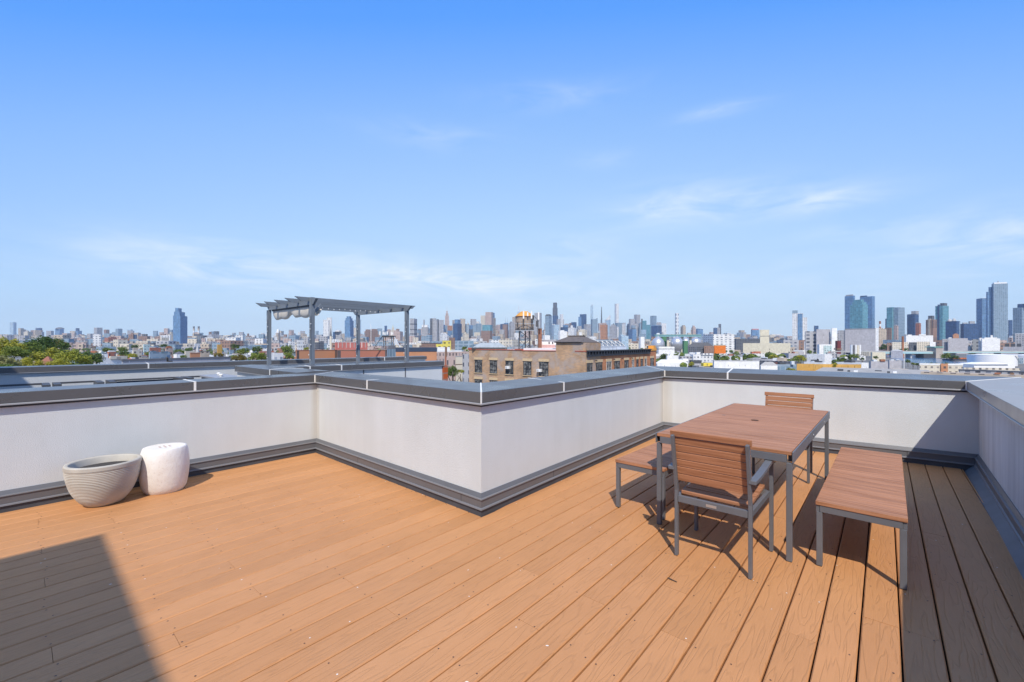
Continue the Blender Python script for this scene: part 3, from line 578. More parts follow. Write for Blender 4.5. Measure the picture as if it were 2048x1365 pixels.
def B(name, cat, label, p0, p1, yt, D, s='gy', q=.3, ex=(), yb=None, bay=None, fl=None, roof=None, dep=.8, part='walls', group=None):
    pc = (p0 + p1) / 2; W = (p1 - p0) / F_ * D; x, y = XY(pc, D); r = (pc - CX) / F_; vx_, vy_ = r * CA - SA, r * SA + CA; rz0 = math.atan2(-vx_, vy_)
    k = cos(math.atan(r)); W *= k                          # width square to the line of sight
    th = 0 if q == 0 else math.copysign(RAD(27), q); a = abs(q)
    w = W * (1 - a) / cos(th); d = W * a / abs(sin(th)) if q else W * dep
    H = ZY(yt, D) - GZ; root = thing(name, label, cat, (x, y, GZ), rz0 + th, group); off = d * .5
    m = stylemat(s, D, bay, roof, fl)
    def blk(f0, f1, z0, z1, ms, pn, dsc=None):
        cx = ((f0 + f1) / 2 - .5) * W; sc = (f1 - f0); lx, ly = cx * cos(th), -cx * sin(th)
        mb = MB(); mb.box((lx, ly, (z0 + z1) / 2), (w * sc, d * (sc if dsc is None else dsc), z1 - z0)); return mb.build(pn, ms, root)
    def pos(f): cx = (f - .5) * W; return cx * cos(th), -cx * sin(th)
    blk(0, 1, 0, H, m, part)
    for e in ex:
        kd = e[0]
        if kd == 'tier': blk(e[1], e[2], H - .5 if len(e) < 6 else e[5] * H, ZY(e[3], D) - GZ, stylemat(e[4], D, bay) if len(e) > 4 else m, 'upper_tier')
        elif kd == 'cap': blk(e[1], e[2], H - .2, ZY(e[3], D) - GZ, stylemat(e[4], D) if len(e) > 4 else plain_cache('mech'), 'rooftop_plant')
        elif kd == 'wing': blk(e[1], e[2], 0, ZY(e[3], D) - GZ, stylemat(e[4], D, bay) if len(e) > 4 else m, 'wing', e[5] if len(e) > 5 else None)
        elif kd == 'spire':
            lx, ly = pos(e[1]); z1 = ZY(e[2], D) - GZ; rr = e[3] / F_ * D / 2; mb = MB(); mb.tube((lx, ly, H - 1), (lx, ly, z1), rr, 8, rr * (e[4] if len(e) > 4 else .15)); mb.build('spire', plain_cache(e[5] if len(e) > 5 else 'mech'), root)
        elif kd == 'hip':
            mb = MB(); z1 = ZY(e[1], D) - GZ; o = 1.04; mb.hexa([(-w / 2 * o, -d / 2 * o, H), (w / 2 * o, -d / 2 * o, H), (w / 2 * o, d / 2 * o, H), (-w / 2 * o, d / 2 * o, H)], [(-w * e[2], -d * e[2], z1), (w * e[2], -d * e[2], z1), (w * e[2], d * e[2], z1), (-w * e[2], d * e[2], z1)]); mb.build('roof', plain_cache(e[3]), root)
        elif kd == 'dome':
            lx, ly = pos(e[1]); rr = e[2] / F_ * D / 2; z1 = ZY(e[3], D) - GZ; n_ = 8; mb = MB(); mb.lathe([(rr * cos(pi / 2 * i / n_) + .001, H - .3 + (z1 - H) * sin(pi / 2 * i / n_)) for i in range(n_ + 1)], 20, (lx, ly, 0)); mb.build('dome', plain_cache(e[4]), root)
        elif kd == 'slant':
            zl, zr = ZY(e[1], D) - GZ, ZY(e[2], D) - GZ; mb = MB(); h2, w2 = d / 2, w / 2
            mb.hexa([(-w2, -h2, H - .3), (w2, -h2, H - .3), (w2, h2, H - .3), (-w2, h2, H - .3)], [(-w2, -h2, zl), (w2, -h2, zr), (w2, h2, zr), (-w2, h2, zl)]); mb.build('slanted_crown', stylemat(e[3], D) if len(e) > 3 else m, root)
        elif kd == 'hut':
            lx, ly = pos(e[1]); ww = e[2] / F_ * D; hh = e[3]; mb = MB(); mb.box((lx, ly + d * (e[5] if len(e) > 5 else 0), H + hh / 2), (ww, min(ww, d * .7), hh)); mb.build('roof_hut', plain_cache(e[4]), root)
        elif kd == 'door':
            lx, ly = pos(e[1]); ww = e[2] / F_ * D; mb = MB(); mb.box((lx, -d / 2 - .05, e[3]), (ww, .12, e[4])); mb.build('opening', plain_cache('void'), root)
        elif kd == 'band':
            mb = MB(); z = ZY(e[1], D) - GZ; mb.box((0, 0, z), (w + .3, d + .3, e[2] / F_ * D)); mb.build('band', plain_cache(e[3]), root)
    MARK.append((p0 - 1, p1 + 1, yb if yb else 690, D)); return root
_pc = {}
PCOL = {'mech': (.34, .35, .37), 'void': (.03, .03, .035), 'dark': (.07, .075, .085), 'white': (.78, .78, .76), 'gold': (.62, .50, .16), 'slate': (.13, .135, .15), 'rust': (.30, .12, .06), 'copper': (.20, .42, .36), 'silver': (.55, .56, .58), 'cream': (.66, .60, .48), 'brickred': (.42, .15, .09), 'tan': (.50, .42, .33), 'grey': (.45, .45, .45), 'orange': (.72, .34, .06), 'blue': (.08, .20, .48), 'navy': (.03, .05, .09), 'teal': (.20, .40, .42), 'green': (.08, .22, .11), 'yellow': (.80, .62, .08), 'brown': (.22, .13, .08), 'pale': (.62, .66, .70)}
def plain_cache(k):
    if k not in _pc: _pc[k] = plain('painted_' + k, PCOL[k], .7, .6 if k == 'silver' else 0, .12, .4)
    return _pc[k]
SK, AP, OF, HO, WH = ('skyscraper', 'skyscraper'), ('apartment_tower', 'apartment tower'), ('office_block', 'office building'), ('house', 'house'), ('warehouse', 'warehouse')
def many(kind, rows):
    for r in rows: B(kind[0], kind[1], *r[:-1] if isinstance(r[-1], dict) else r, **(r[-1] if isinstance(r[-1], dict) else {}))
# ---- far skyline, left to right
many(SK, [
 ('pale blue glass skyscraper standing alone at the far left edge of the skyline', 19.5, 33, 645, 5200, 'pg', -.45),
 ('small grey peaked block with white corner left of the brown hipped towers', 42, 56, 664, 4800, 'lb', .4, (('hip', 659.5, .2, 'slate'),)),
 ('brown stepped tower cluster with two thin masts above the big green tree', 61, 86, 661, 4800, 'br', .5, (('tier', .4, .95, 656.5, 'db'), ('spire', .45, 652, .5), ('spire', .8, 652, .5))),
 ('blue glass tower with a rounded grey top just right of the big green tree', 110, 128, 658.5, 4600, 'bl', .5, (('dome', .55, 13, 655, 'slate'),)),
 ('thin pale slab between the round topped tower and the tan peaked tower', 129.5, 135, 667, 4700, 'wh', .3),
 ('tan tower with a pointed top left of the two part blue tower', 140, 147.5, 666.5, 4800, 'cr', 0, (('hip', 662, .12, 'tan'),)),
 ('two part blue glass tower with an overhanging dark cap left of the brick slabs', 151, 164, 662, 4600, 'bl', .35, (('tier', .02, .62, 657, 'db'),)),
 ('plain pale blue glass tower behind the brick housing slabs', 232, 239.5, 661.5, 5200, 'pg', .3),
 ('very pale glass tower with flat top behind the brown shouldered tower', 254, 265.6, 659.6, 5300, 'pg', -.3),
 ('tall stepped blue grey glass tower standing alone left of the twin chimneys', 346.3, 375, 632.5, 1500, 'bl', -.5, (('tier', .06, .83, 624.5), ('tier', .14, .60, 617)), {'bay': 4.2, 'fl': 4}),
 ('white wedding cake tower with spire seen between the left pergola posts', 546, 568, 671, 4300, 'wh', .3, (('tier', .2, .75, 666), ('dome', .45, 7, 658.5, 'white'), ('spire', .45, 652.5, 1))),
 ('tall white slab tower with a taller rear part right of the near pergola post', 646.5, 659, 640, 2600, 'wh', -.12, (('wing', .55, 1.42, 635.5, 'wh', .6), ('band', 641, .7, 'grey'))),
 ('blue glass tower with rounded stepped shoulders left of the rear pergola post', 689.5, 707.5, 641.5, 2500, 'bl', -.4, (('tier', .09, .87, 637), ('tier', .2, .73, 633.3))),
 ('faint pale glass tower half hidden by the left rear pergola post', 709, 722, 640, 4200, 'pg', .3, (('cap', .7, 1, 648),)),
 ('narrow dark blue tower rising above the old tank stand', 769, 774, 652, 4200, 'db', 0),
 ('cream tower with a gold spire between the rear pergola posts', 781, 791, 661, 4300, 'cr', 0, (('tier', .25, .75, 656), ('spire', .5, 649.5, 3, .05, 'gold'))),
 ('light grey tower with dark notched terraces right of the right rear post', 819.5, 834.3, 638, 2600, 'gy', -.4, (('band', 649, 1.6, 'dark'), ('band', 659.5, 1.6, 'dark'), ('band', 668.5, 1.6, 'dark'), ('wing', 0, 1.35, 672, 'gy'))),
 ('grey tower with a bright white top storey left of the dark framed tower', 843, 857.5, 655, 2700, 'gy', -.15, (('tier', .06, .96, 650.5, 'wl'), ('spire', .35, 640, 3.5, .8))),
 ('dark framed tower with pale corner strip in front of the blue slabs', 862, 876, 641, 2500, 'gy', -.12, (('wing', -.15, .2, 637.5, 'dg'), ('wing', .8, 1.12, 639, 'dg'), ('cap', .1, .75, 637.2), ('spire', .45, 632.5, 1))),
 ('plain blue slab just behind the right edge of the dark framed tower', 876, 884.5, 645, 4100, 'bl', .3),
 ('dark blue curved slab beside the pale stepped spire tower', 884.5, 889.7, 650, 4000, 'db', 0),
 ('pale stepped tower with a tall needle spire, oldest looking of the skyline', 889.5, 898.5, 641, 4400, 'pk', 0, (('tier', .08, .92, 632), ('tier', .2, .8, 627), ('tier', .34, .66, 622.5), ('spire', .5, 611, 1.6, .15, 'pale'))),
 ('blue tower under an orange brown box beside the pale needle spire', 895, 904, 661.5, 3600, 'bl', .3, (('tier', .0, 1.05, 651.8, 'or'),)),
 ('dark blue glass tower with shorter left wing right of the orange brown box', 906.3, 923.5, 648, 2600, 'db', -.5, (('tier', .16, .88, 639.7, 'bl'),)),
 ('small dark tower with teal top right of the construction crane', 938, 949, 659, 3400, 'dg', .35, (('tier', .02, .75, 651, 'bl'),)),
 ('pair of slim blue towers left of the teal topped brown block', 950, 961, 660, 3500, 'bl', .3, (('tier', .5, .92, 650.5, 'te'),)),
 ('broad brown brick block with a teal glass top storey', 962, 985, 662, 3000, 'br', -.22, (('tier', .1, 1.0, 650.5, 'te'),)),
 ('tall tan tower with a blue glass top behind the teal topped block', 978.5, 991.5, 636.5, 3600, 'tn', -.4, (('tier', .1, .84, 626.3, 'bl'),)),
 ('pale pinkish block right of the tall tan tower', 992.5, 1002, 650, 4200, 'pk', .3),
 ('dark blue box tower left of the wooden water tank', 1000.5, 1017, 648.5, 4000, 'db', .4, (('tier', .45, 1, 646.5, 'bl'),)),
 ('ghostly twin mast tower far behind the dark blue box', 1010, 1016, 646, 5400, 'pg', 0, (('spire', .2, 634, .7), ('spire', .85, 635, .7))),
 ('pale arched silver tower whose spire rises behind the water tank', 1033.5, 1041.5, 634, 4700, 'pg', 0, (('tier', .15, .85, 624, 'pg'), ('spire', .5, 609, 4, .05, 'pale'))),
 ('grey office tower behind the antenna mast left of the water tank', 1018, 1029, 646, 3600, 'gy', .35, (('tier', .2, .8, 643.5),)),
 ('blue glass tower with slanted dark roof right of the brick chimney', 1090.2, 1103.7, 632.5, 2700, 'lb', -.45, (('hip', 629.2, .3, 'dark'),)),
 ('tallest dark violet tower tapering upward right of the brick chimney', 1105, 1116.5, 632, 4300, 'db', -.3, (('tier', .02, .88, 616, 'dg'), ('tier', .1, .8, 606, 'dg'))),
 ('pale teal low tower at the foot of the tallest dark tower', 1103, 1119, 650, 3300, 'pg', .3),
 ('small dark blue tower with white block in front right of the tallest tower', 1120, 1137, 655, 3400, 'db', .3, (('tier', .35, .95, 650.5, 'bl'),)),
 ('stepped dark topped white tower above the hipped brick roof', 1136, 1153, 656, 3200, 'wh', -.3, (('tier', .38, 1.0, 645, 'db'), ('tier', .3, .7, 651, 'wh'))),
 ('broad dark blue rectangular tower without any setback', 1159.5, 1173, 629, 4000, 'db', -.15, (('wing', -.2, .3, 634, 'bl', .6),)),
 ('very thin pale blue needle tower, taller one of the glass pair', 1181, 1186.3, 612, 4600, 'pg', 0, (('cap', .4, .8, 610),)),
 ('slim blue glass tower with pointed top right of the thin pale needle', 1189, 1195.3, 640, 4300, 'bl', .3, (('slant', 640, 636.5, 'bl'),)),
 ('extremely thin dark needle tower with ragged tip', 1201.3, 1204.3, 640, 4500, 'dg', 0, (('spire', .6, 614, 2.6, .45, 'dark'),)),
 ('white tower with slanted wedge crown left of the white grid tower', 1209.5, 1221, 640, 4300, 'pg', -.2, (('slant', 643, 631.5, 'wl'),)),
 ('tallest white grid tower of the skyline with shaded blue left side', 1229.3, 1237.5, 608, 4400, 'wh', .3),
 ('orange brown apartment tower with flat crown in front of the dark needle', 1200.5, 1215.3, 650, 2700, 'or', -.2, (('tier', .06, .75, 647.5, 'pk'),)),
 ('grey apartment tower with small pyramid top below the white grid tower', 1219, 1234.5, 652.5, 2600, 'gy', -.25, (('tier', .2, .8, 649.5), ('spire', .5, 646.5, 3, .3, 'dark'))),
 ('slim white tower left of the dark blue stepped tower', 1243, 1251.5, 648, 4200, 'wh', -.3),
 ('dark blue stepped tower right of the slim white tower', 1253, 1266, 651.5, 4000, 'db', .3, (('tier', .1, .9, 648.3),)),
 ('blue grey slab in front of the dark blue stepped tower', 1257, 1273, 659, 2900, 'bl', .5, (('cap', .3, .9, 657.5, 'dg'),)),
 ('teal glass tower with thin dark fin left of the plain teal slab', 1283.5, 1293, 642, 3000, 'te', -.25, (('wing', -.12, .2, 638, 'dg'), ('wing', -.1, 1.05, 660, 'pg'))),
 ('plain teal slab tower between fin tower and broad blue twin block', 1292.3, 1301.5, 650, 2800, 'te', -.2),
 ('broad blue twin block rising behind the left end of the green walkway', 1302.5, 1323.7, 652.5, 2500, 'db', -.45, (('tier', .06, .44, 650.8, 'bl'), ('tier', .5, .97, 651.2, 'bl'))),
 ('thin white checkered tower with dark window bands above the silver eggs', 1350, 1357.3, 626.8, 4200, 'wh', .3, {'fl': 36, 'bay': 18}),
 ('short tower blue on its left and tan on its right above silver eggs', 1361, 1371.6, 653.5, 3300, 'tn', .45, (('tier', .25, .85, 651),)),
 ('tan stepped tower with shaded shoulder right of the blue and tan tower', 1383, 1391.3, 655, 3300, 'pk', .3, (('tier', .2, .8, 651.7),)),
 ('low wide blue glass block with sloping right shoulder', 1392, 1406, 659, 3400, 'bl', .2, (('slant', 657.8, 661, 'db'),)),
 ('small dark blue slab left of the thin dark tower beyond the white office', 1426.6, 1434.5, 656.5, 3600, 'db', .2, (('cap', .3, .7, 655.3),)),
 ('thin dark tower standing beyond the striped white office', 1437, 1442.3, 648.6, 3900, 'dg', 0),
 ('squat blue block with red roof edge left of the beige stair tower', 1502, 1518, 660, 3200, 'bl', .15, (('cap', .05, .95, 658.2, 'sa'),)),
 ('white and blue striped tower, tallest between the beige tower and grey factory', 1584.5, 1606, 627.5, 1700, 'wh', 0, (('wing', .0, .5, 621.5, 'lb'), ('wing', .52, .95, 628.5, 'bl', 1.15), ('wing', .95, 1.38, 636, 'wh', .8))),
 ('small dark blue block peeping over the grey factory roof', 1628, 1637, 652, 2600, 'db', .2),
 ('tall blue glass slab at the left of the trio above the grey shed', 1689.3, 1710, 592.5, 1700, 'bl', -.12, (('cap', .1, .85, 590),)),
 ('teal stepped glass tower in the middle of the trio', 1699.7, 1735.8, 610, 1500, 'te', -.3, (('tier', .12, .92, 605), ('tier', .2, .78, 600.3)), {'bay': 6, 'fl': 5}),
 ('grey blue glass slab with dark upper bands at the right of the trio', 1719.5, 1749.6, 594, 1800, 'bl', -.18, (('cap', .02, .5, 591.7, 'db'),)),
 ('grey blue twin slab tower with rounded teal left half', 1776.5, 1809.5, 616, 1700, 'lb', -.4, (('wing', .0, .58, 615.2, 'te', 1.1), ('wing', -.13, .2, 637.5, 'db', .6), ('wing', -.08, .55, 656, 'br', 1.3))),
 ('salmon brick slim tower in front of the twin slab tower', 1787.5, 1797, 652, 1300, 'pk', -.3, (('cap', .1, .7, 650),)),
 ('dark violet tower with stepped shoulder left of the red brown tower', 1814, 1837.5, 629, 1700, 'db', -.35, (('tier', .36, 1, 623, 'gy'),)),
 ('red brown brick tower in front of the dark violet tower', 1831, 1842, 647, 1300, 'rd', -.3, (('cap', .1, .8, 645),)),
 ('brown grey striped tower left of the dark cored blue tower', 1851.5, 1874, 640, 1500, 'br', -.35, (('tier', .2, .78, 632, 'dg'), ('wing', .3, .65, 638, 'tn', 1.1)), {'fl': 60}),
 ('bright blue glass tower with a dark core and dark crown', 1870.5, 1897.5, 612.5, 1700, 'te', -.45, (('wing', .36, .58, 610, 'db', 1.05), ('cap', .35, .88, 607, 'dg'))),
 ('dark blue mid tower with two round tanks on its roof', 1891, 1918.5, 643, 1400, 'db', -.2, (('wing', .55, 1.0, 643, 'lb', 1.15), ('dome', .3, 7, 638, 'grey'), ('dome', .62, 6, 637, 'grey'))),
 ('wide dark blue block with ragged roof plant left of the tallest right tower', 1920.5, 1957, 648, 1500, 'db', .2, (('cap', .1, .4, 645.5), ('cap', .45, .8, 643))),
 ('blue glass tower with bright sloping roof left of the tallest right tower', 1952.3, 1981, 597.5, 1600, 'bl', .42, (('slant', 597.3, 595.5, 'wl'),)),
 ('tallest grey blue tower at the right with balcony stacks and stepped left shoulder', 1983, 2015.5, 568, 1500, 'lb', .12, (('wing', -.32, .1, 583, 'bl', .8), ('wing', -.16, .12, 573.5, 'bl', .9), ('cap', .05, .95, 565.5, 'wl'), ('spire', .4, 562, 1.5, 1)), {'bay': 5, 'fl': 4.5}),
 ('narrow dark blue tower in the gap right of the tallest tower', 2016.3, 2025, 640.7, 1900, 'db', .2),
 ('grey glass tower at the very right edge of the view', 2025.5, 2052, 616, 1600, 'lb', -.3, (('tier', .35, 1.3, 608.7, 'db'),)),
 ('pink grey complex of three brown towers left of the old tank stand', 730, 756, 662, 3000, 'br', .3, (('tier', .05, .45, 659.5), ('tier', .5, .95, 658.5))),
 ('pink tan apartment slabs just right of the old tank stand', 787, 806, 663.5, 2900, 'pk', -.3, (('tier', .0, .6, 661.5),)),
 ('tan flat topped tower left of the near pergola post', 601, 614, 669, 3600, 'tn', .35, (('tier', .1, .75, 667.2),)),
 ('small grey tower with arched top right of the white slab tower', 669.5, 683.5, 664, 2500, 'gy', -.05, (('dome', .5, 13, 660, 'grey'), ('wing', -.25, .05, 664.5, 'db', .7))),
 ('brown stepped tower with thin top left of the left pergola post', 492, 503, 672, 3400, 'br', .3, (('tier', .2, .6, 667.5),)),
 ('pair of square dark topped blocks right of the twin chimneys', 417, 438.5, 668.5, 2900, 'gy', .3, (('tier', .02, .3, 664.5, 'br'), ('tier', .5, 1, 663, 'dg'))),
 ('tan tower with stepped top hard against the left of the lone glass tower', 336.5, 346, 668, 2500, 'cr', .3, (('tier', .35, .9, 664.5),)),
 ('brown tower with dark shoulders in front of the very pale glass tower', 257, 268.5, 669, 2300, 'br', -.2, (('tier', .4, .9, 666), ('wing', .95, 1.45, 669.5, 'db', .7))),
])
many(AP, [
 ('wide brown slab block with dark central roof right of the brown shouldered tower', 277, 300, 673, 2200, 'br', -.25, (('cap', .3, .8, 668.5, 'dg'),)),
 ('red brick housing slab, leftmost of the two above the white rooftops', 209, 234, 676, 1900, 'rd', .3, (('tier', .32, .95, 674),)),
 ('red brick housing slab, right one of the two left of the shouldered tower', 242, 259, 678, 1900, 'or', .3),
 ('pale tan housing block left of the lone glass tower', 320, 338, 675.5, 1700, 'cr', .2, (('tier', 0, .5, 678),)),
 ('brown brick slab below the two part blue tower', 141, 160, 676.5, 1900, 'pk', .3),
 ('long pale low block between the blue tower and the red brick slabs', 178, 207, 679, 2000, 'cr', .1),
 ('grey blue low block beside the foot of the lone glass tower', 302, 316, 683, 1500, 'lb', .3),
 ('brown slab with shaded end left of the left pergola post', 430, 447, 679.5, 1700, 'br', -.4),
 ('white and brown slab in front of the brown stepped tower', 447, 462, 679, 1750, 'pk', -.5),
 ('long low blue grey block left of the left pergola post', 505, 530, 680.5, 1900, 'lb', .1),
 ('dark blue grey power plant block under the twin chimneys', 388, 414, 671.5, 2600, 'dg', -.25, (('wing', -.6, .1, 673, 'br', .9), ('tier', .0, .6, 668.5))),
 ('blue grey block behind the near pergola post', 632, 648, 670, 2700, 'gy', -.3),
 ('white houses with tall porches left of the near pergola post', 576, 590, 683, 620, 'wh', .3, (('tier', 0, .5, 682),)),
 ('white house front with blue tinted tall windows left of near post', 594, 607.5, 681, 600, 'wh', .1, {'bay': 2.6, 'fl': 5}),
 ('dark grey modern house right behind the near pergola post', 630, 648, 685, 640, 'dg', .3, (('cap', .4, 1, 683, 'dg'),)),
 ('brown brick block with cornice brackets right of the right rear post', 843, 882, 686.5, 700, 'br', .05, (('band', 687, .8, 'dark'),)),
 ('dark brick block behind the yellow building', 898, 910, 676, 900, 'br', .5, (('wing', .5, 1.0, 675.5, 'dg'),)),
 ('white apartment cluster left of the pale needle tower base', 880, 894.5, 669, 1500, 'wh', .3, (('tier', .1, .4, 666.5), ('tier', .6, .9, 667.5))),
 ('cream apartment block right of the dark blue winged tower', 925, 937.5, 668, 2000, 'cr', .3, (('tier', .2, .6, 665),)),
 ('white grey block right of the brick chimney behind pink penthouse', 1085, 1100, 671, 1100, 'wl', .3),
 ('pale white low block left of the hipped brick roof', 1116, 1134, 663, 1600, 'wl', .2, (('tier', .2, .7, 661),)),
 ('white block with yellow edge behind the skylight frames', 1157, 1174, 660, 1600, 'cr', -.3, (('wing', .2, .6, 665, 'wl', 1.1),)),
 ('light blue glass pavilion block behind the roof railings', 1237, 1257, 672, 900, 'pg', .3, (('tier', .1, .5, 669.5),)),
 ('small white block left of the silver eggs', 1278, 1289, 674, 1300, 'wl', .3),
])
# ---- industrial middle distance, right half
many(OF, [
 ('white office with black strip windows, two faces meeting at a bare corner', 1404.6, 1468, 669.5, 900, 'wh', .35, {'bay': 9, 'fl': 4.6, 'yb': 690}),
 ('bright orange box shed beside the grey curved roof shed', 1427.5, 1451.5, 691.5, 700, 'hv', .05, (('band', 690.8, .8, 'green'),), {'yb': 705}),
 ('beige windowless stair tower rising behind the long beige hall', 1519.5, 1538.5, 660, 820, 'by', .04, (('band', 672.8, .8, 'dark'),), {'yb': 686}),
 ('long beige windowless hall with a column of small dark openings', 1486.5, 1578.3, 686.8, 760, 'by', 0, (('door', .57, 1, 12, 1.6), ('door', .57, 1, 8, 1.6), ('door', .57, 1, 4, 1.6)), {'yb': 705}),
 ('long dark roofed hall behind the beige stair tower', 1467, 1524, 678, 1000, 'dg', .1, {'yb': 688}),
 ('grey factory block with three rows of dark blue strip windows', 1610, 1634, 663, 850, 'gy', .05, (('wing', .9, 2.1, 659.5, 'pl', .9), ('wing', 2.15, 2.6, 657.5, 'wl', .8), ('wing', 1.2, 1.75, 666, 'dg', 1.1)), {'fl': 7, 'bay': 12, 'yb': 692}),
 ('large plain grey ribbed shed below the trio of glass towers', 1690, 1750, 658, 830, 'pl', .0, (('wing', -.26, .1, 661, 'gy', .9), ('wing', 1.0, 1.1, 657.5, 'wl', .95), ('band', 659, .9, 'dark')), {'yb': 696}),
 ('tan block behind the candy striped smokestack', 1751, 1773, 658.5, 1300, 'tn', .2, (('tier', .1, .7, 656.5),)),
 ('white rounded building with green strip window before the grey factory', 1634, 1666, 689.3, 640, 'wl', .15, (('wing', .32, .9, 691.5, 'mt', 1.05),), {'yb': 704}),
 ('pale grey ribbed warehouse right of the bridge tower', 1895, 1935.5, 677, 900, 'pl', .03, (('wing', -.28, .05, 678, 'gy', .9), ('cap', .05, .2, 675.3, 'wl')), {'yb': 696}),
 ('salmon brick block peeking over the pale ribbed warehouse', 1905, 1918, 669.5, 1100, 'or', .1, (('tier', .2, .8, 667.5),)),
 ('tan ribbed warehouse behind the tall brick chimney', 1783.5, 1816.5, 684.6, 820, 'cr', .02, (('wing', -.3, .05, 686, 'br', .9),), {'yb': 697}),
 ('second tan warehouse between brick chimney and bridge tower', 1833, 1861, 684, 830, 'cr', .02, (('wing', -.55, .03, 685, 'dg', .9), ('wing', .95, 1.35, 684.5, 'wl', .8)), {'yb': 697}),
 ('long white roofed building below the brown striped tower', 1809, 1866, 671.5, 1150, 'wl', .05, (('tier', .1, .25, 669.5), ('tier', .5, .75, 669)), {'yb': 678}),
 ('white art deco style block below the tallest right tower', 1962, 2000, 677.5, 950, 'wl', .05, (('tier', .15, .85, 675.5), ('tier', .5, .62, 671), ('wing', -.12, .05, 676, 'wh', .9)), {'yb': 683}),
 ('plain grey shed at the right edge above the saw tooth roof', 2030, 2056, 668.5, 800, 'gy', .0, (('band', 668.2, 1, 'white'),), {'yb': 690}),
 ('grey low hall with pitched roof between bridge and grey shed', 1782, 1806, 702, 640, 'pl', 0, (('hip', 699.5, .18, 'grey'),), {'yb': 706}),
])
many(WH, [
 ('grey shed with shallow curved roof between green tower and orange box', 1375.5, 1427.5, 693.5, 690, 'dg', .02, (('hip', 685.5, .3, 'slate'), ('wing', .62, 1.0, 692, 'rust' if 0 else 'br', 1.02)), {'yb': 706}),
 ('white low building with dark strip windows in front of the silver egg', 1314, 1349, 693.8, 560, 'wl', .1, (('band', 698.3, .9, 'dark'),), {'yb': 708}),
 ('white flat roofed workshop cluster with small dark windows right of the brick building', 1382, 1426.5, 709.3, 420, 'wh', .1, (('tier', .4, 1, 707), ('hut', .3, 8, 2.2, 'white')), {'yb': 722}),
 ('low white garage row left of the workshop cluster', 1332, 1358, 711.3, 430, 'wl', .1, (('hut', .4, 8, 1.5, 'white'),), {'yb': 721}),
 ('white workshop with grey loading bays between garage row and cluster', 1357, 1384, 713, 410, 'gy', .1, {'yb': 722}),
 ('long cream plastered shed with a thin dark roof edge', 1425.5, 1518.5, 722.2, 260, 'wl', .03, (('band', 721.8, 1.2, 'grey'),), {'yb': 745, 'roof': (.62, .62, .6)}),
 ('white shed with pitched dark ribbed roof right of the long cream shed', 1520, 1555, 731.5, 262, 'wl', .05, (('hip', 724, .22, 'grey'),), {'yb': 745}),
 ('low white ribbed metal roof shed right behind the brick building', 1311, 1376, 727, 255, 'wl', .06, (('hip', 719.5, .33, 'white'),), {'yb': 740}),
 ('orange ochre wall building with dark oval vent', 1593, 1630, 728, 252, 'oc', .02, (('wing', .9, 3.4, 727.5, 'oc', .6), ('hut', .15, 7, .8, 'dark')), {'yb': 745, 'roof': (.6, .6, .6)}),
 ('large white box warehouse with a grey side door above the ochre wall', 1613, 1663, 708.5, 400, 'wl', -.28, (('door', .62, 3, 4, 7),), {'yb': 724, 'roof': (.66, .66, .66)}),
 ('long pale flat grey roof in the foreground with roof units', 1632, 1858, 741.5, 215, 'pl', 0, (('hut', .22, 9, .9, 'dark', -.3), ('hut', .36, 6, .8, 'white', -.42), ('hut', .30, 4, .8, 'dark', -.42), ('hut', .68, 5, .9, 'white', -.4), ('hut', .63, 4, .8, 'dark', -.4), ('hut', .55, 10, .4, 'dark', -.1)), {'yb': 760, 'roof': (.38, .36, .33), 'dep': 1.1}),
 ('long cream warehouse with white roof and rust red bay', 1838, 1925, 730, 300, 'cr', .01, (('band', 729, 3, 'white'), ('wing', .50, .66, 727.5, 'or', 1.08), ('wing', 1.0, 2.2, 733.5, 'cr', .5)), {'yb': 745, 'roof': (.7, .7, .69)}),
 ('flat grey roofed shed at the lower right before the white tanks', 1915, 2060, 742.5, 205, 'gy', .0, (('band', 742, 1.2, 'dark'), ('hut', .35, 9, .5, 'dark')), {'yb': 760, 'roof': (.46, .47, .47), 'dep': .3}),
 ('rust stained flat roof strip beyond the right parapet corner', 1835, 2062, 747, 150, 'tn', .0, (('hut', .7, 8, .5, 'rust'), ('hut', .82, 5, .6, 'brown'), ('hut', .9, 3, .7, 'dark')), {'yb': 765, 'roof': (.50, .40, .32), 'dep': .14}),
 ('pale roof with skylight row beside the creek bank', 1776, 1803, 721, 330, 'pl', .1, (('hut', .3, 5, .6, 'pale'), ('hut', .7, 5, .6, 'pale')), {'yb': 728, 'roof': (.42, .40, .38)}),
 ('grey roof with blue vents left of the creek', 1738, 1776, 723, 330, 'pl', .1, (('hut', .3, 6, 1.2, 'pale'), ('hut', .7, 8, 1.6, 'rust')), {'yb': 729, 'roof': (.40, .40, .41)}),
 ('low saw tooth roof factory at the right below the grey shed', 2006, 2046, 694, 700, 'pl', 0, (('hut', .2, 6, 5, 'dark'), ('hut', .5, 6, 5, 'dark'), ('hut', .8, 6, 5, 'dark')), {'yb': 700}),
 ('low concrete abutment building at the left end of the bridge', 1741, 1771, 705, 520, 'by', .12, {'yb': 718, 'bay': 2, 'fl': 40}),
])
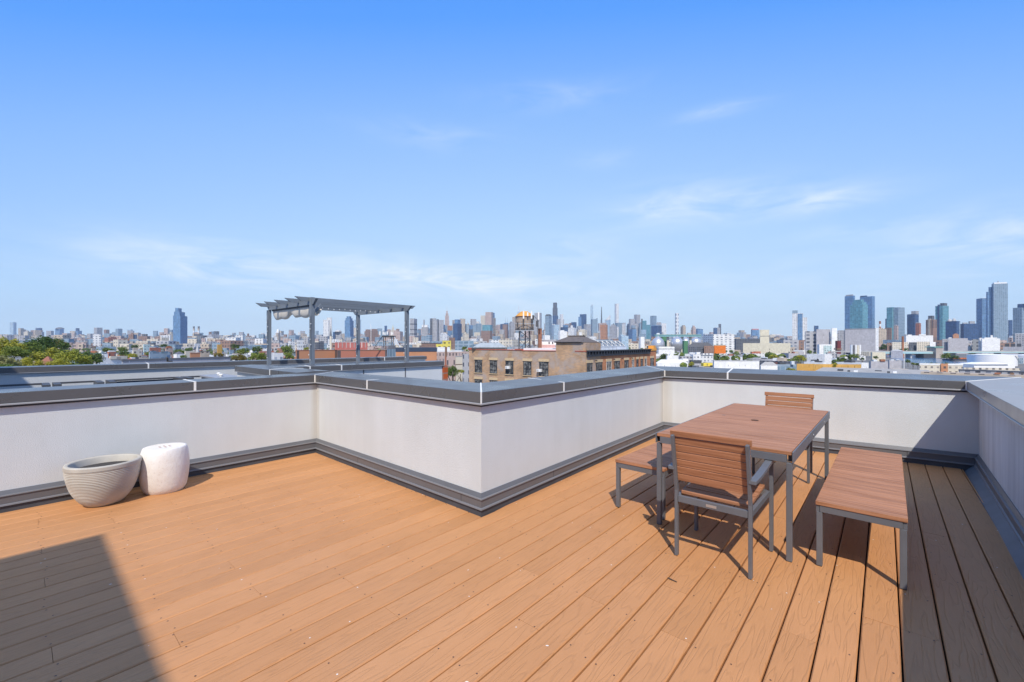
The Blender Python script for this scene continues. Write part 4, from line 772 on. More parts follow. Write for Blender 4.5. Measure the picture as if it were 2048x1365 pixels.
# ---- left half middle distance
BL = ('building', 'building')
many(BL, [
 ('salmon red brick hall with four pale tall windows seen through the pergola', 671, 736, 685, 430, 'sa', .03, (('band', 684.6, .9, 'white'), ('hut', .1, 5, 1, 'white')), {'bay': 4.1, 'fl': 14, 'yb': 700}),
 ('long orange brick wall building behind the near pergola post', 593, 676, 701, 205, 'or', .02, (('band', 700.6, .8, 'brickred'),), {'yb': 716, 'bay': 30, 'fl': 40, 'roof': (.5, .48, .45)}),
 ('long brown brick building continuing right behind the rear pergola posts', 677, 776, 701, 215, 'rd', .0, (('band', 700.6, .7, 'brown'),), {'yb': 718, 'bay': 34, 'fl': 40, 'dep': .5, 'roof': (.5, .47, .44)}),
 ('low brick building carrying a long black roof parapet near the right rear post', 793, 873, 703.5, 190, 'or', .0, (('band', 699.3, 8, 'navy'),), {'yb': 716, 'bay': 8, 'fl': 8, 'dep': .5}),
 ('small grey roofed plant room at the foot of the old tank stand', 774, 793.5, 698.5, 200, 'lb', .1, (('hip', 691.5, .3, 'slate'),), {'yb': 706, 'bay': 1.6, 'fl': 30}),
 ('yellow painted building with black windows', 885, 902, 682.5, 520, 'yl', .03, (('wing', -.75, 1, 688.5, 'yl', 1.1), ('band', 682.3, .8, 'yellow')), {'yb': 694, 'bay': 6, 'fl': 5}),
 ('white boxy building below the yellow building', 872, 900, 694.5, 330, 'wl', .1, (('wing', .0, 1.9, 701.3, 'wl', 1.1),), {'yb': 703}),
 ('brownstone row with tall dark windows below the white box', 866, 938, 704, 300, 'pk', .03, {'yb': 722, 'bay': 2.5, 'fl': 4, 'roof': (.7, .7, .7)}),
 ('cream plastered rear house wall left of the brick building', 911, 925, 713, 200, 'cr', .05, (('band', 713, 1, 'grey'), ('band', 729, 1, 'brown')), {'yb': 738, 'bay': 40, 'fl': 40}),
 ('grey clapboard rear house right of the cream wall', 925, 939, 708, 190, 'gy', .05, {'yb': 745, 'bay': 4, 'fl': 3.5}),
 ('tan peach house wall just right of the red brick end', 893, 910, 714, 170, 'pk', .05, {'yb': 735, 'bay': 4, 'fl': 4}),
 ('long blue grey metal parapet roof building left of the left post', 255, 470, 716.5, 120, 'pl', .01, (('band', 717.6, 3.2, 'slate'),), {'yb': 728, 'dep': .10, 'roof': (.50, .50, .50)}),
 ('red roofed white house seen between the left pergola posts', 537, 549, 705.5, 260, 'wl', .1, (('hip', 702, .3, 'brickred'),), {'yb': 714}),
 ('white house with two dark windows between the left pergola posts', 547, 566.5, 706.5, 250, 'wh', .05, {'yb': 716, 'bay': 3.2, 'fl': 5}),
 ('white cluster of rear additions below the left park trees', 187, 256, 716.5, 190, 'wl', .1, (('tier', .25, .42, 708, 'wl'), ('tier', .45, 1, 713, 'cr'), ('hut', .1, 6, 1.2, 'tan')), {'yb': 727, 'bay': 4, 'fl': 5}),
 ('white clapboard house row below the lone glass tower', 298, 341, 704.5, 240, 'lb', .05, (('tier', .05, .35, 702), ('tier', .7, .9, 703)), {'yb': 714, 'bay': 4, 'fl': 5}),
 ('pale yellow flat roofed house in the rooftops left of the lone tower', 265, 284, 701, 330, 'cr', .1, (('hut', .3, 8, 2, 'tan'),), {'yb': 707}),
 ('white gabled little house with dark roof left of the orange house', 347, 369, 708.5, 235, 'wl', .3, (('hip', 703.5, .05, 'slate'),), {'yb': 712}),
 ('small orange painted house right of the white gabled house', 380, 400.5, 706.5, 225, 'or', .05, (('band', 706, .8, 'brickred'),), {'yb': 713, 'bay': 30, 'fl': 40}),
 ('cream house row with dark cornice right of the orange house', 400, 419, 703.5, 240, 'tn', .05, (('band', 702.6, 1.2, 'dark'),), {'yb': 712, 'bay': 2.4, 'fl': 5}),
 ('yellow painted house behind the small orange house', 369, 390, 702.5, 270, 'cr', .1, {'yb': 707, 'bay': 30, 'fl': 30}),
 ('orange ochre house front among the rooftops left of the left post', 434, 444, 689.5, 480, 'oc', .1, {'yb': 697, 'bay': 5, 'fl': 5}),
 ('mint painted building among the rooftops left of the lone glass tower', 286, 300, 689, 520, 'mt', .1, {'yb': 694}),
 ('red brick house with white upper floor in the left rooftops', 214, 232, 704, 260, 'rd', .2, (('hip', 701.5, .3, 'grey'),), {'yb': 710}),
 ('pink house with dark windows below the lone glass tower', 330, 346, 697, 330, 'pk', .1, (('hip', 692.5, .2, 'rust'),), {'yb': 702, 'bay': 2.6, 'fl': 4}),
 ('red brown terrace roof building right of the park trees', 299, 322, 695.5, 390, 'rd', .05, {'yb': 700, 'roof': (.42, .16, .13)}),
])
# ---------------------------------------------------------------- the brick loft building across the street
KD = 62.0; kx, ky = XY(1171, KD); RZ = AL - math.atan2(.604, .796)
bb = thing('brick_building', 'tan and orange brick loft building with a dark bracketed cornice across the street', 'brick building', (kx, ky, GZ), RZ)
KR = (1171 - CX) / F_ * KD
def f1(px): t = (px - CX) / F_; x = (KD * t - KR) / (.796 + .604 * t); return x, KD - .604 * x
def f2(px): t = (px - CX) / F_; y = (KR - KD * t) / (.796 * t - .604); return y, KD + .796 * y
TB = brickmat('tan_patchy_brick', (.52, .31, .165), (.37, .235, .15), (.44, .37, .28), 1.0, (.38, .335, .31))
OB = brickmat('orange_brick', (.54, .215, .095), (.45, .165, .075), (.45, .30, .2), 1.0, (.45, .26, .15))
XL = f1(938)[0]; YR = f2(1299)[0]; YE = f2(1312)[0]; XB = f1(1112)[0]; H0 = .40 - GZ
def zg(py, D): return ZY(py, D) - GZ
b = MB(); b.bz(XL, -.01, .02, 9, 0, H0); b.build('tan_wing', TB, bb)
b = MB(); b.bz(XB, .002, .0, 5, 0, zg(686, 64)); b.build('stair_tower', TB, bb)
b = MB(); b.bz(XB - .2, -.3, -.2, 5.2, zg(686, 64), zg(686, 64) + .12); z0 = zg(686, 64) + .12; b.hexa([(XB - .35, -.35, z0), (-.5, -.35, z0), (-.5, 5.3, z0), (XB - .35, 5.3, z0)], [(XB + 1.3, 1.6, z0 + .85), (-1.9, 1.6, z0 + .85), (-1.9, 3.4, z0 + .85), (XB + 1.3, 3.4, z0 + .85)]); b.bz(XB + 1.2, -1.8, 1.5, 3.5, z0 + .84, z0 + 1.0); b.build('hipped_roof', plain('dark_shingle', (.13, .11, .10), .8, 0, .2, 2), bb)
b = MB(); b.bz(-9, -.003, .05, YR, 0, H0 - .15); b.bz(-7, .0, YR, YE, 0, H0 - .3); b.build('orange_wing', OB, bb)
b = MB(); b.bz(-1.2, .12, YR - .1, YE + .05, H0 - .3, H0 + .10); b.bz(-1.0, .06, YE - 1.6, YE - .4, H0 + .1, H0 + .7); b.build('end_parapet', plain_cache('orange'), bb)
b = MB(); b.bz(XL - .1, f1(1030)[0], -.06, .4, H0, H0 + .13); b.bz(f1(1044)[0], XB, -.06, .4, H0 - .08, H0 + .03); b.bz(f1(1030)[0], f1(1044)[0], -.08, .5, H0, H0 + .22); b.bz(XL - .15, XL + .7, -.1, .6, H0, H0 + .35); b.bz(-1.7, .06, -.06, .4, H0 - .10, H0 + .02); b.build('red_coping', plain('red_clay_coping', (.40, .10, .06), .7, 0, .2, 2), bb)
b = MB(); b.bz(XL, -.3, .41, 8.9, H0, H0 + .05); b.bz(f1(1044)[0], XB, .41, 8, H0 + .05, H0 + .35); b.build('white_roofing', plain('white_roof_coat', (.74, .74, .73), .8, 0, .1, 1), bb)
b = MB(); cz0 = H0 - .75; b.bz(-.2, .16, .3, YR, cz0, H0 + .02); b.bz(-.2, .42, .25, YR + .05, H0 - .10, H0 + .08); b.bz(-.2, .24, .28, YR, cz0 - .10, cz0)
k = 0
while k < 27: yb_ = .5 + k * (YR - .9) / 26; b.bz(.16, .36, yb_, yb_ + .22, H0 - .55, H0 - .10); k += 1
b.build('cornice', plain('black_metal_cornice', (.035, .037, .045), .5, 0, .2, 3), bb)
b = MB(); b.bz(-8.9, -.21, .06, YR - .1, H0 - .13, H0 - .1); b.build('flat_roof', plain('silver_roof', (.42, .43, .44), .7, 0, .2, 1), bb)
LINT = plain('sandstone_lintel', (.56, .42, .25), .85, 0, .12, 4); GLS, tg, bg_ = newmat('window_glass'); bg_.inputs['Roughness'].default_value = .06
L(tg, MIX(tg, RAMP(tg, NOISE(tg, OBJCO(tg), 1.7, 3), [(.42, 0.0), (.6, 1.0)]), (.03, .035, .04), (.22, .22, .21)), bg_.inputs['Base Color'])
FRM = plain('dark_steel_sash', (.05, .05, .055), .6); FRW = plain('white_sash', (.55, .55, .53), .6)
def window(axis, a0, a1, zb, zt, fr, nx, nz, lint=True):
    def bx(mb, u0, u1, n0, n1, z0, z1, m=0):
        mb.bz(u0, u1, -n1, -n0, z0, z1, m) if axis == 0 else mb.bz(n0, n1, u0, u1, z0, z1, m)
    w = MB(); t = .06
    bx(w, a0, a0 + t, .012, .07, zb, zt); bx(w, a1 - t, a1, .012, .07, zb, zt); bx(w, a0 + t, a1 - t, .012, .07, zt - t, zt); bx(w, a0 + t, a1 - t, .012, .07, zb, zb + t)
    for i in range(1, nx): u = a0 + (a1 - a0) * i / nx; bx(w, u - .022, u + .022, .014, .06, zb + t, zt - t)
    for i in range(1, nz): z = zb + (zt - zb) * i / nz; bx(w, a0 + t, a1 - t, .016, .055, z - .022, z + .022)
    o = w.build('window', fr, bb); p = MB(); bx(p, a0 + .02, a1 - .02, .006, .0115, zb + .02, zt - .02); p.build('pane', GLS, o)
    if lint:
        l_ = MB(); bx(l_, a0 - .14, a1 + .14, .003, .09, zt + .005, zt + .42); l_.build('lintel', LINT, bb); l_ = MB(); bx(l_, a0 - .1, a1 + .1, .003, .12, zb - .12, zb - .005); l_.build('sill', LINT, bb)
for px0, px1 in ((950, 964.5), (980, 994.5), (1011.5, 1027), (1047, 1063), (1079, 1097)):
    x0, x1 = f1(px0)[0], f1(px1)[0]; window(0, x0, x1, 16.42, 18.68, FRM, 3, 4); window(0, x0, x1, 12.9, 15.3, FRM, 3, 4)
for i, (px0, px1) in enumerate(((1173.5, 1184), (1192, 1204), (1212.5, 1222), (1228.5, 1239), (1248.5, 1256.5), (1263.8, 1267.4), (1272.5, 1276.3), (1281, 1285), (1289, 1293), (1300.5, 1307))):
    y0, y1 = f2(px0)[0], f2(px1)[0]; window(1, y0, y1, 16.5, 18.62, FRW if i % 3 == 2 else FRM, 1 if i > 4 else 2, 2)
for i, y in enumerate((f2(1189)[0], f2(1225)[0], f2(1242)[0], f2(1261)[0])):
    b = MB(); b.tube((.02, y, 18.9), (.35, y, 19.0), .06, 6); b.tube((.35, y, 19.0), (.40, y, 18.82), .10, 8); b.build('wall_lamp', FRM, bb)
def ac(px, zz, label):
    x = f1(px)[0]; a_ = thing('air_conditioner', label, 'air conditioner', (kx + x * cos(RZ) + .30 * sin(RZ), ky + x * sin(RZ) - .30 * cos(RZ), GZ + zz), RZ)
    b = MB(); b.bz(-.38, .38, -.25, .22, 0, .42); b.build('casing', plain_cache('white'), a_); b = MB(); b.bz(-.32, .0, -.262, -.251, .06, .36); b.build('grille', plain_cache('grey'), a_)
ac(1018, 17.35, 'white window air conditioner in the middle top floor window of the brick building'); ac(1081, 17.1, 'white window air conditioner in the window nearest the hipped roof')
def RP(x, y, z): return (kx + x * cos(RZ) - y * sin(RZ), ky + x * sin(RZ) + y * cos(RZ), GZ + z)
# things on its roof
def ontop(name, label, cat, px, D, z): x, y = XY(px, D); return thing(name, label, cat, (x, y, z), AL)
DK = plain('dark_steel', (.06, .06, .065), .6, 0, .2, 2); WOODT = plain('weathered_tank_staves', (.34, .27, .215), .9, 0, .25, 1.5); GLV = plain('galvanised_steel', (.42, .44, .46), .45, .4, .1, 2)
s_ = 72 / F_; zt = .45
wt = ontop('water_tank', 'wooden rooftop water tank with orange conical cap on a black steel stand', 'water tank', 1049, 72, zt)
R0 = 18 * s_; zb = ZY(658, 72) - zt; z1 = ZY(634, 72) - zt; z2 = ZY(623.5, 72) - zt
b = MB(); b.lathe([(.01, zb), (R0, zb)] + [(R0 * (1 - .03 * i / 8) + (.02 if i % 2 else 0), zb + (z1 - zb) * i / 8) for i in range(9)] + [(.01, z1)], 28, sm=False); b.build('tank', WOODT, wt)
b = MB(); b.lathe([(R0 * 1.05, z1), (R0 * .70, z1 + (z2 - z1) * .62), (R0 * .38, z2), (.01, z2 + .05)], 20, sm=False); b.build('conical_cap', plain('orange_tank_cap', (.62, .30, .06), .8, 0, .15, 2), wt)
b = MB(); b.lathe([(R0 * 1.05, z1 - .04), (R0 * 1.07, z1), (R0 * 1.05, z1 + .06)], 20); b.build('rim', plain_cache('rust'), wt)
b = MB(); b.bz(-R0 * 1.02, R0 * 1.02, -R0, R0, zb - .22, zb - .02); b.build('platform', DK, wt)
for sx in (-1, 1):
    for sy in (-1, 1):
        b = MB(); b.bar((sx * .95, sy * .95, 0), (sx * .78, sy * .78, zb - .22), .16, .16); b.build('leg', DK, wt)
b = MB()
for sy in (-1, 1):
    for zz, zh in ((.15, zb * .5), (zb * .5, zb - .25)):
        b.bar((-.9, sy * .93, zz), (.9, sy * .93, zh), .05, .05); b.bar((.9, sy * .93, zz), (-.9, sy * .93, zh), .05, .05)
    b.bar((-.95, sy * .93, zb * .5), (.95, sy * .93, zb * .5), .07, .07)
for sx in (-1, 1): b.bar((sx * .93, -.9, .15), (sx * .93, .9, zb - .3), .05, .05)
b.tube((.15, 0, 0), (.15, 0, zb), .10, 8); b.build('bracing', DK, wt)
PAN = plain('antenna_panel_white', (.78, .77, .74), .5)
for i, (px, y0, y1) in enumerate(((1046.5, 624, 639), (1054.5, 626.5, 634), (1062, 625, 639), (1046, 641, 651), (1063, 640, 648), (1035, 646, 656))):
    b = MB(); x = (px - 1049) * s_; b.bz(x - .11, x + .11, -R0 - .42, -R0 - .28, ZY(y1, 72) - zt, ZY(y0, 72) - zt); b.bz(x - .02, x + .02, -R0 - .28, -R0 - .02, ZY(y1, 72) - zt + .1, ZY(y1, 72) - zt + .2); b.build('antenna_panel', PAN if i < 3 else DK, wt)
b = MB()
for zz in (ZY(649, 72) - zt, ZY(662, 72) - zt):
    b.bz(-R0 - .1, R0 + .3, -R0 - .26, -R0 - .18, zz - .05, zz + .05)
for px in (1040, 1051, 1057, 1067): b.tube(((px - 1049) * s_, -R0 - .22, ZY(664, 72) - zt), ((px - 1049) * s_, -R0 - .22, ZY(644, 72) - zt), .04, 5)
b.build('antenna_frame', GLV, wt)
am = ontop('antenna_mast', 'tall antenna mast with stacked white panels right of the water tank', 'antenna mast', 1076, 71, .45); q = 71 / F_
b = MB(); b.tube((0, 0, 0), (0, 0, ZY(626, 71) - .45), .06, 6); b.tube((-8 * q, 0, 0), (-8 * q, 0, ZY(632, 71) - .45), .05, 6); b.bar((-10 * q, 0, ZY(656, 71)), (4 * q, 0, ZY(656, 71)), .06, .06); b.bar((-9 * q, 0, ZY(636, 71)), (2 * q, 0, ZY(650, 71)), .05, .05); b.build('pole', DK, am)
for px, y0, y1, mm in ((1077, 625, 640, PAN), (1073.5, 642, 654, DK), (1079, 643, 656, GLV), (1066, 631, 640, DK)):
    b = MB(); x = (px - 1076) * q; b.bz(x - .12, x + .12, -.24, -.10, ZY(y1, 71) - .45, ZY(y0, 71) - .45); b.build('antenna_panel', mm, am)
am = ontop('antenna_mast', 'thin galvanised antenna frame left of the water tank stand', 'antenna mast', 1019, 73, .45); q = 73 / F_
b = MB(); b.tube((0, 0, 0), (0, 0, ZY(648, 73) - .45), .035, 6); b.bar((0, 0, ZY(660, 73) - .45), (13 * q, .2, ZY(660, 73) - .45), .05, .05)
for px in (1012, 1025): b.tube(((px - 1019) * q, 0, 0), ((px - 1019) * q, 0, ZY(683, 73) - .45), .04, 6)
b.bar((-8 * q, 0, ZY(686, 73) - .45), (9 * q, 0, ZY(683, 73) - .45), .05, .05); b.bar((-6 * q, 0, ZY(690, 73) - .45), (7 * q, 0, ZY(691, 73) - .45), .12, .12); b.build('frame', GLV, am)
ch = ontop('brick_chimney', 'square red brick chimney right of the water tank', 'chimney', 1079.5, 72, .40)
b = MB(); zz = ZY(659, 72) - .4; b.bz(-.33, .33, -.33, .33, 0, zz); b.build('stack', brickmat('chimney_brick', (.30, .12, .07), (.24, .09, .05), (.3, .22, .18)), ch); b = MB(); b.bz(-.38, .38, -.38, .38, zz, zz + .12); b.build('cap', plain_cache('brown'), ch)
ph = ontop('roof_penthouse', 'low white and pink penthouse wall behind the red brick chimney', 'penthouse', 1093, 74, .40); q = 74 / F_
b = MB(); b.bz(-16 * q, 17 * q, -.6, 1.6, 0, ZY(690, 74) - .4); b.build('pink_wall', plain('pink_render', (.55, .33, .30), .8, 0, .12, 2), ph); b = MB(); b.bz(-12 * q, 19 * q, .0, 1.8, ZY(690, 74) - .4, ZY(681, 74) - .4); b.build('white_wall', plain_cache('white'), ph); b = MB(); b.bz(-14 * q, 20 * q, -.2, 2, ZY(681, 74) - .4, ZY(680, 74) - .4); b.build('roof_edge', plain_cache('grey'), ph)
for px in (1098, 1105): b = MB(); b.bz((px - 1094) * q, (px - 1091.5) * q, -.02, .01, ZY(688.5, 74) - .4, ZY(684, 74) - .4); b.build('window', FRM, ph)
sk = ontop('roof_skylight', 'long low grey metal skylight hump on the tan wing roof', 'skylight', 977, 75.5, .45); q = 75.5 / F_
b = MB(); zz = ZY(686, 75.5) - .45; b.hexa([(-32 * q, -.6, .35), (36 * q, -.6, .35), (36 * q, 2.4, .35), (-32 * q, 2.4, .35)], [(-16 * q, .3, zz), (22 * q, .3, zz), (22 * q, 1.6, zz), (-16 * q, 1.6, zz)])
b.build('hood', plain('zinc_sheet', (.38, .42, .44), .45, .3, .2, 1.2), sk); b = MB(); b.bz(-33 * q, 37 * q, -.7, 2.5, 0, .35); b.build('curb', DK, sk)
for i in range(7): b = MB(); x = (-26 + i * 9) * q; b.bar((x, -.68, .36), (x + 1.5 * q, -.02, .85), .06, .05); b.build('rib', GLV, sk)
# truss framed skylight, railings and ducts on the orange wing
fx = thing('roof_skylight', 'white framed gabled greenhouse skylight on the orange wing roof', 'skylight', RP(-3.2, 13.5, H0 - .1), RZ)
b = MB(); b.bz(-1.4, 1.4, -6, 6, 0, .75); b.build('base_wall', plain_cache('pale'), fx)
b = MB()
for i in range(7):
    y = -5.4 + i * 1.8; b.bar((1.4, y, .75), (.2, y, 1.65), .07, .07); b.bar((-1.0, y, .75), (.2, y, 1.65), .07, .07)
    if i < 6: b.bar((1.4, y, .75), (.2, y + 1.8, 1.65), .05, .05)
b.bar((.2, -5.5, 1.65), (.2, 5.5, 1.65), .09, .09); b.bar((1.4, -5.5, .76), (1.4, 5.5, .76), .09, .09); b.build('white_frame', plain_cache('white'), fx)
b = MB(); b.hexa([(1.32, -5.4, .76), (1.36, -5.4, .76), (1.36, 5.4, .76), (1.32, 5.4, .76)], [(.18, -5.4, 1.6), (.21, -5.4, 1.6), (.21, 5.4, 1.6), (.18, 5.4, 1.6)]); b.build('glazing', GLS, fx)
rl = thing('roof_railing', 'galvanised pipe railing along the black cornice roof edge', 'railing', RP(-.9, 7, H0 - .1), RZ); b = MB()
for i in range(9): b.tube((0, -6 + i * 1.5, 0), (0, -6 + i * 1.5, 1.05), .03, 5)
for z in (.55, 1.05): b.bar((0, -6, z), (0, 6, z), .05, .05)
b.build('pipes', GLV, rl)
for i, (y, h) in enumerate(((3.2, 2.4), (6.0, 1.7), (9.2, 1.3))):
    v = thing('vent_pipe', ('tallest', 'middle', 'shortest')[i] + ' thin vent pipe standing on the orange wing roof', 'vent pipe', RP(-2, y, H0 - .1), RZ, 'vent pipes on the brick building'); b = MB(); b.tube((0, 0, 0), (0, 0, h), .06, 8); b.build('pipe', GLV, v); b = MB(); b.cyl((0, 0, h), .10, .12, 10); b.build('rain_cap', DK, v)
du = thing('roof_duct', 'bulky silver duct unit behind the black cornice', 'duct unit', RP(-3.4, 4.2, H0 - .1), RZ); b = MB(); b.bz(-.8, .8, -1.6, 1.6, .3, 1.05); b.build('casing', GLV, du); b = MB(); b.tube((.3, -1.2, 1.0), (.3, 1.4, 1.35), .28, 10); b.build('duct', plain_cache('silver'), du)
for sx in (-1, 1): b = MB(); b.bz(sx * .6 - .05, sx * .6 + .05, -1.4, 1.4, 0, .3); b.build('support', DK, du)
gz_ = thing('roof_unit', 'green and white box unit between hipped roof and cornice', 'roof unit', RP(-1.4, 1.2, H0), RZ); b = MB(); b.bz(-.9, .8, -.5, .9, 0, 1.0); b.build('casing', plain_cache('pale'), gz_); b = MB(); b.tube((0, 0, 1), (0, 0, 1.7), .05, 6); b.bar((-.5, -.2, 1.3), (.6, -.2, 1.6), .05, .05); b.build('mast', DK, gz_)
# ---------------------------------------------------------------- the old tank stand seen through the pergola
ts = ontop('tank_stand', 'rusty steel tank stand without its tank, hung with antennas, seen through the pergola', 'tank stand', 777, 210, ZY(699, 210)); q = 210 / F_; zq = lambda y: ZY(y, 210) - ZY(699, 210)
for x in (-8, 8):
    for y in (-1, 1): b = MB(); b.bar((x * q * .9, y * 1.6, 0), (x * q, y * 1.6, zq(674)), .3, .3); b.build('leg', plain_cache('rust') if y > 0 else DK, ts)
b = MB(); b.bz(-11 * q, 12 * q, -2, 2, zq(675), zq(672)); b.build('platform', DK, ts); b = MB()
b.bar((-8 * q, -1.7, .3), (8 * q, -1.7, zq(675)), .12, .12); b.bar((8 * q, -1.7, .3), (-8 * q, -1.7, zq(675)), .12, .12); b.bar((-8 * q, -1.7, zq(686)), (8 * q, -1.7, zq(686)), .15, .15); b.build('bracing', plain_cache('tan'), ts)
for s in (-1, 1): b = MB(); b.bar((s * 12 * q, -.5, zq(674)), (s * 27 * q, -2, .4), .28, .28); b.build('stay', plain_cache('dark') if s < 0 else plain_cache('pale'), ts)
for i, px in enumerate((-14, -7.5, -4, .5, 8.5, 11)): b = MB(); b.bz(px * q - .28, px * q + .28, -2.6, -2.2, zq(671 - i % 2), zq(663.5 + (i % 3))); b.build('antenna_panel', PAN, ts)
# ---------------------------------------------------------------- chimneys, stacks, crane, spires
def stack(name, label, px, wpx, y0, y1, D, mats, group=None, taper=.85):
    x, y = XY(px, D); zb = GZ; t_ = thing(name, label, 'chimney', (x, y, zb), AL, group); R = wpx / F_ * D / 2; H = ZY(y0, D) - zb; n = len(mats)
    b = MB(); b.tube((0, 0, 0), (0, 0, H * .70), R / taper, 14, R * 1.03, m=0); b.build('shaft', mats[0], t_)
    for i in range(1, n):
        b = MB(); h0 = H * (.70 + .30 * (i - 1) / (n - 1)); h1 = H * (.70 + .30 * i / (n - 1)); b.tube((0, 0, h0), (0, 0, h1), R * 1.03, 14, R, m=0); b.build('band', mats[i], t_)
for px, w in ((387.7, 'left'), (397.4, 'right')): stack('chimney', w + ' one of the twin power plant chimneys right of the lone glass tower', px, 3.0 if w == 'left' else 3.4, 653.2, 680, 2600, [plain_cache('tan'), plain_cache('pale'), plain_cache('tan'), plain_cache('slate')], 'twin chimneys')
stack('smokestack', 'candy striped red and white smokestack left of the grey blue twin tower', 1760, 3.2, 642.8, 660, 1900, [plain_cache('white'), plain_cache('brickred'), plain_cache('white'), plain_cache('rust')])
stack('chimney', 'tall tapering red brick chimney between the two tan warehouses', 1805.6, 3.6, 673, 700, 700, [plain('stack_brick', (.42, .17, .08), .85, 0, .15, .3), plain_cache('rust')])
stack('chimney', 'plain red brick chimney beside the white box below the yellow building', 892, 4.2, 694.5, 720, 260, [plain('stack_brick2', (.34, .13, .08), .85, 0, .15, .5), plain_cache('brown')])
x, y = XY(936, 3300); cr = thing('tower_crane', 'thin construction crane left of the small teal topped dark tower', 'crane', (x, y, GZ), AL); q = 3300 / F_
b = MB(); b.bar((0, 0, 0), (0, 0, ZY(648, 3300) - GZ), .9 * q, .9 * q); b.build('mast', plain_cache('pale'), cr); b = MB(); b.bar((1.5 * q, 0, ZY(649, 3300) - GZ), (-2 * q, 0, ZY(642.5, 3300) - GZ), .7 * q, .7 * q); b.build('jib', plain_cache('grey'), cr); b = MB(); b.bz(-1.2 * q, 1.2 * q, -q, q, ZY(650, 3300) - GZ, ZY(647, 3300) - GZ); b.build('cab', plain_cache('tan'), cr)
x, y = XY(742, 2900); cr = thing('tower_crane', 'thin white crane mast above the three brown towers', 'crane', (x, y, GZ), AL); q = 2900 / F_
b = MB(); b.bar((0, 0, 0), (0, 0, ZY(652, 2900) - GZ), .8 * q, .8 * q); b.build('mast', plain_cache('white'), cr); b = MB(); b.bar((.4 * q, 0, ZY(653.5, 2900) - GZ), (-1.6 * q, 0, ZY(648, 2900) - GZ), .7 * q, .7 * q); b.build('jib', plain_cache('white'), cr)
def spire(label, px, wpx, y0, ym, D, mt, bm):
    x, y = XY(px, D); t_ = thing('church_spire', label, 'church', (x, y, GZ), AL + .3); R = wpx / F_ * D / 2
    b = MB(); b.bz(-R, R, -R, R, 0, ZY(ym, D) - GZ); b.build('tower', bm, t_); b = MB(); z = ZY(ym, D) - GZ; b.hexa([(-R, -R, z), (R, -R, z), (R, R, z), (-R, R, z)], [(-.05, -.05, ZY(y0, D) - GZ), (.05, -.05, ZY(y0, D) - GZ), (.05, .05, ZY(y0, D) - GZ), (-.05, .05, ZY(y0, D) - GZ)]); b.build('spire', mt, t_)
spire('dark pointed church spire in front of the white slab tower', 661.3, 3.4, 652, 673, 900, plain_cache('slate'), plain_cache('cream'))
spire('small pale grey steeple among the rooftops right of the lone glass tower', 395, 5, 689, 702, 330, plain_cache('grey'), plain_cache('grey'))
spire('grey copper topped church tower right of the square dark topped blocks', 465.5, 3.5, 667, 674, 2200, plain_cache('slate'), plain_cache('grey'))
spire('dark slim steeple leaning on the white wedding cake tower', 558.7, 2.6, 659, 670, 3000, plain_cache('slate'), plain_cache('slate'))
# ---------------------------------------------------------------- silver digester eggs under the green walkway
EGG = plain('brushed_silver_cladding', (.60, .60, .60), .38, .65, .05, .05)
for px, wp, y0, y1, D, lb in ((1316, 26, 674, 712, 820, 'silver egg shaped digester, leftmost, half behind the white low building'), (1354, 25.5, 674, 705, 810, 'silver egg shaped digester, biggest, standing clear on its lavender base'), (1371, 19, 674.8, 700, 870, 'silver egg shaped digester peeping over the green service tower'), (1391.5, 22, 675, 700, 880, 'silver egg shaped digester left of the striped white office')):
    x, y = XY(px, D); R = wp / F_ * D / 2; zt_ = ZY(y0, D); zb_ = ZY(y1, D); h = zt_ - zb_; t_ = thing('digester_egg', lb, 'digester tank', (x, y, GZ), AL, 'silver digester eggs')
    pf = [(.01, 0.0), (.42, 0.0), (.55, .10), (.80, .25), (.97, .45), (1.0, .56), (.95, .70), (.80, .82), (.55, .91), (.28, .985), (.15, 1.0), (.01, 1.0)]; PF = []
    for i in range(len(pf) - 1):
        for j in range(3): u = j / 3; PF.append((pf[i][0] * (1 - u) + pf[i + 1][0] * u, pf[i][1] * (1 - u) + pf[i + 1][1] * u))
    PF.append(pf[-1]); b = MB(); b.lathe([(r_ * R, zb_ - GZ + z_ * h) for r_, z_ in PF], 32); b.build('shell', EGG, t_)
    b = MB(); b.cyl((0, 0, 0), R * .5, zb_ - GZ + h * .06, 20); b.build('base', plain('lavender_plinth', (.42, .40, .48), .8), t_); b = MB(); b.cyl((0, 0, zb_ - GZ + h), R * .12, h * .06, 10); b.build('neck', plain_cache('silver'), t_)
def boxthing(name, label, cat, px0, px1, y0, y1, D, mt, dep=6, group=None, base=None):
    x, y = XY((px0 + px1) / 2, D); t_ = thing(name, label, cat, (x, y, GZ), AL, group); w = (px1 - px0) / F_ * D; b = MB(); b.bz(-w / 2, w / 2, 0, dep, (ZY(y1, D) - GZ) if base is None else base, ZY(y0, D) - GZ); return t_, b, w
t_, b, w = boxthing('walkway', 'long green glass walkway bridging the tops of the silver eggs', 'walkway', 1311, 1402, 670, 673.8, 830, None, 8); b.build('deck', plain_cache('teal'), t_)
b = MB(); b.bz(-w / 2, w / 2, -1, 9, ZY(670, 830) - GZ, ZY(669.2, 830) - GZ); b.build('roof', plain('pale_green_roof', (.40, .55, .48), .5), t_); b = MB(); b.bz(-w * .46, -w * .40, 2, 6, ZY(669.2, 830) - GZ, ZY(666.5, 830) - GZ); b.build('roof_box', plain_cache('pale'), t_)
for i, f_ in enumerate((-.36, -.2, .12, .3)): b = MB(); b.bz(w * f_ - 2, w * f_ + 2, 6, 9, 0, ZY(673.8, 830) - GZ); b.build('column', plain_cache('cream'), t_)
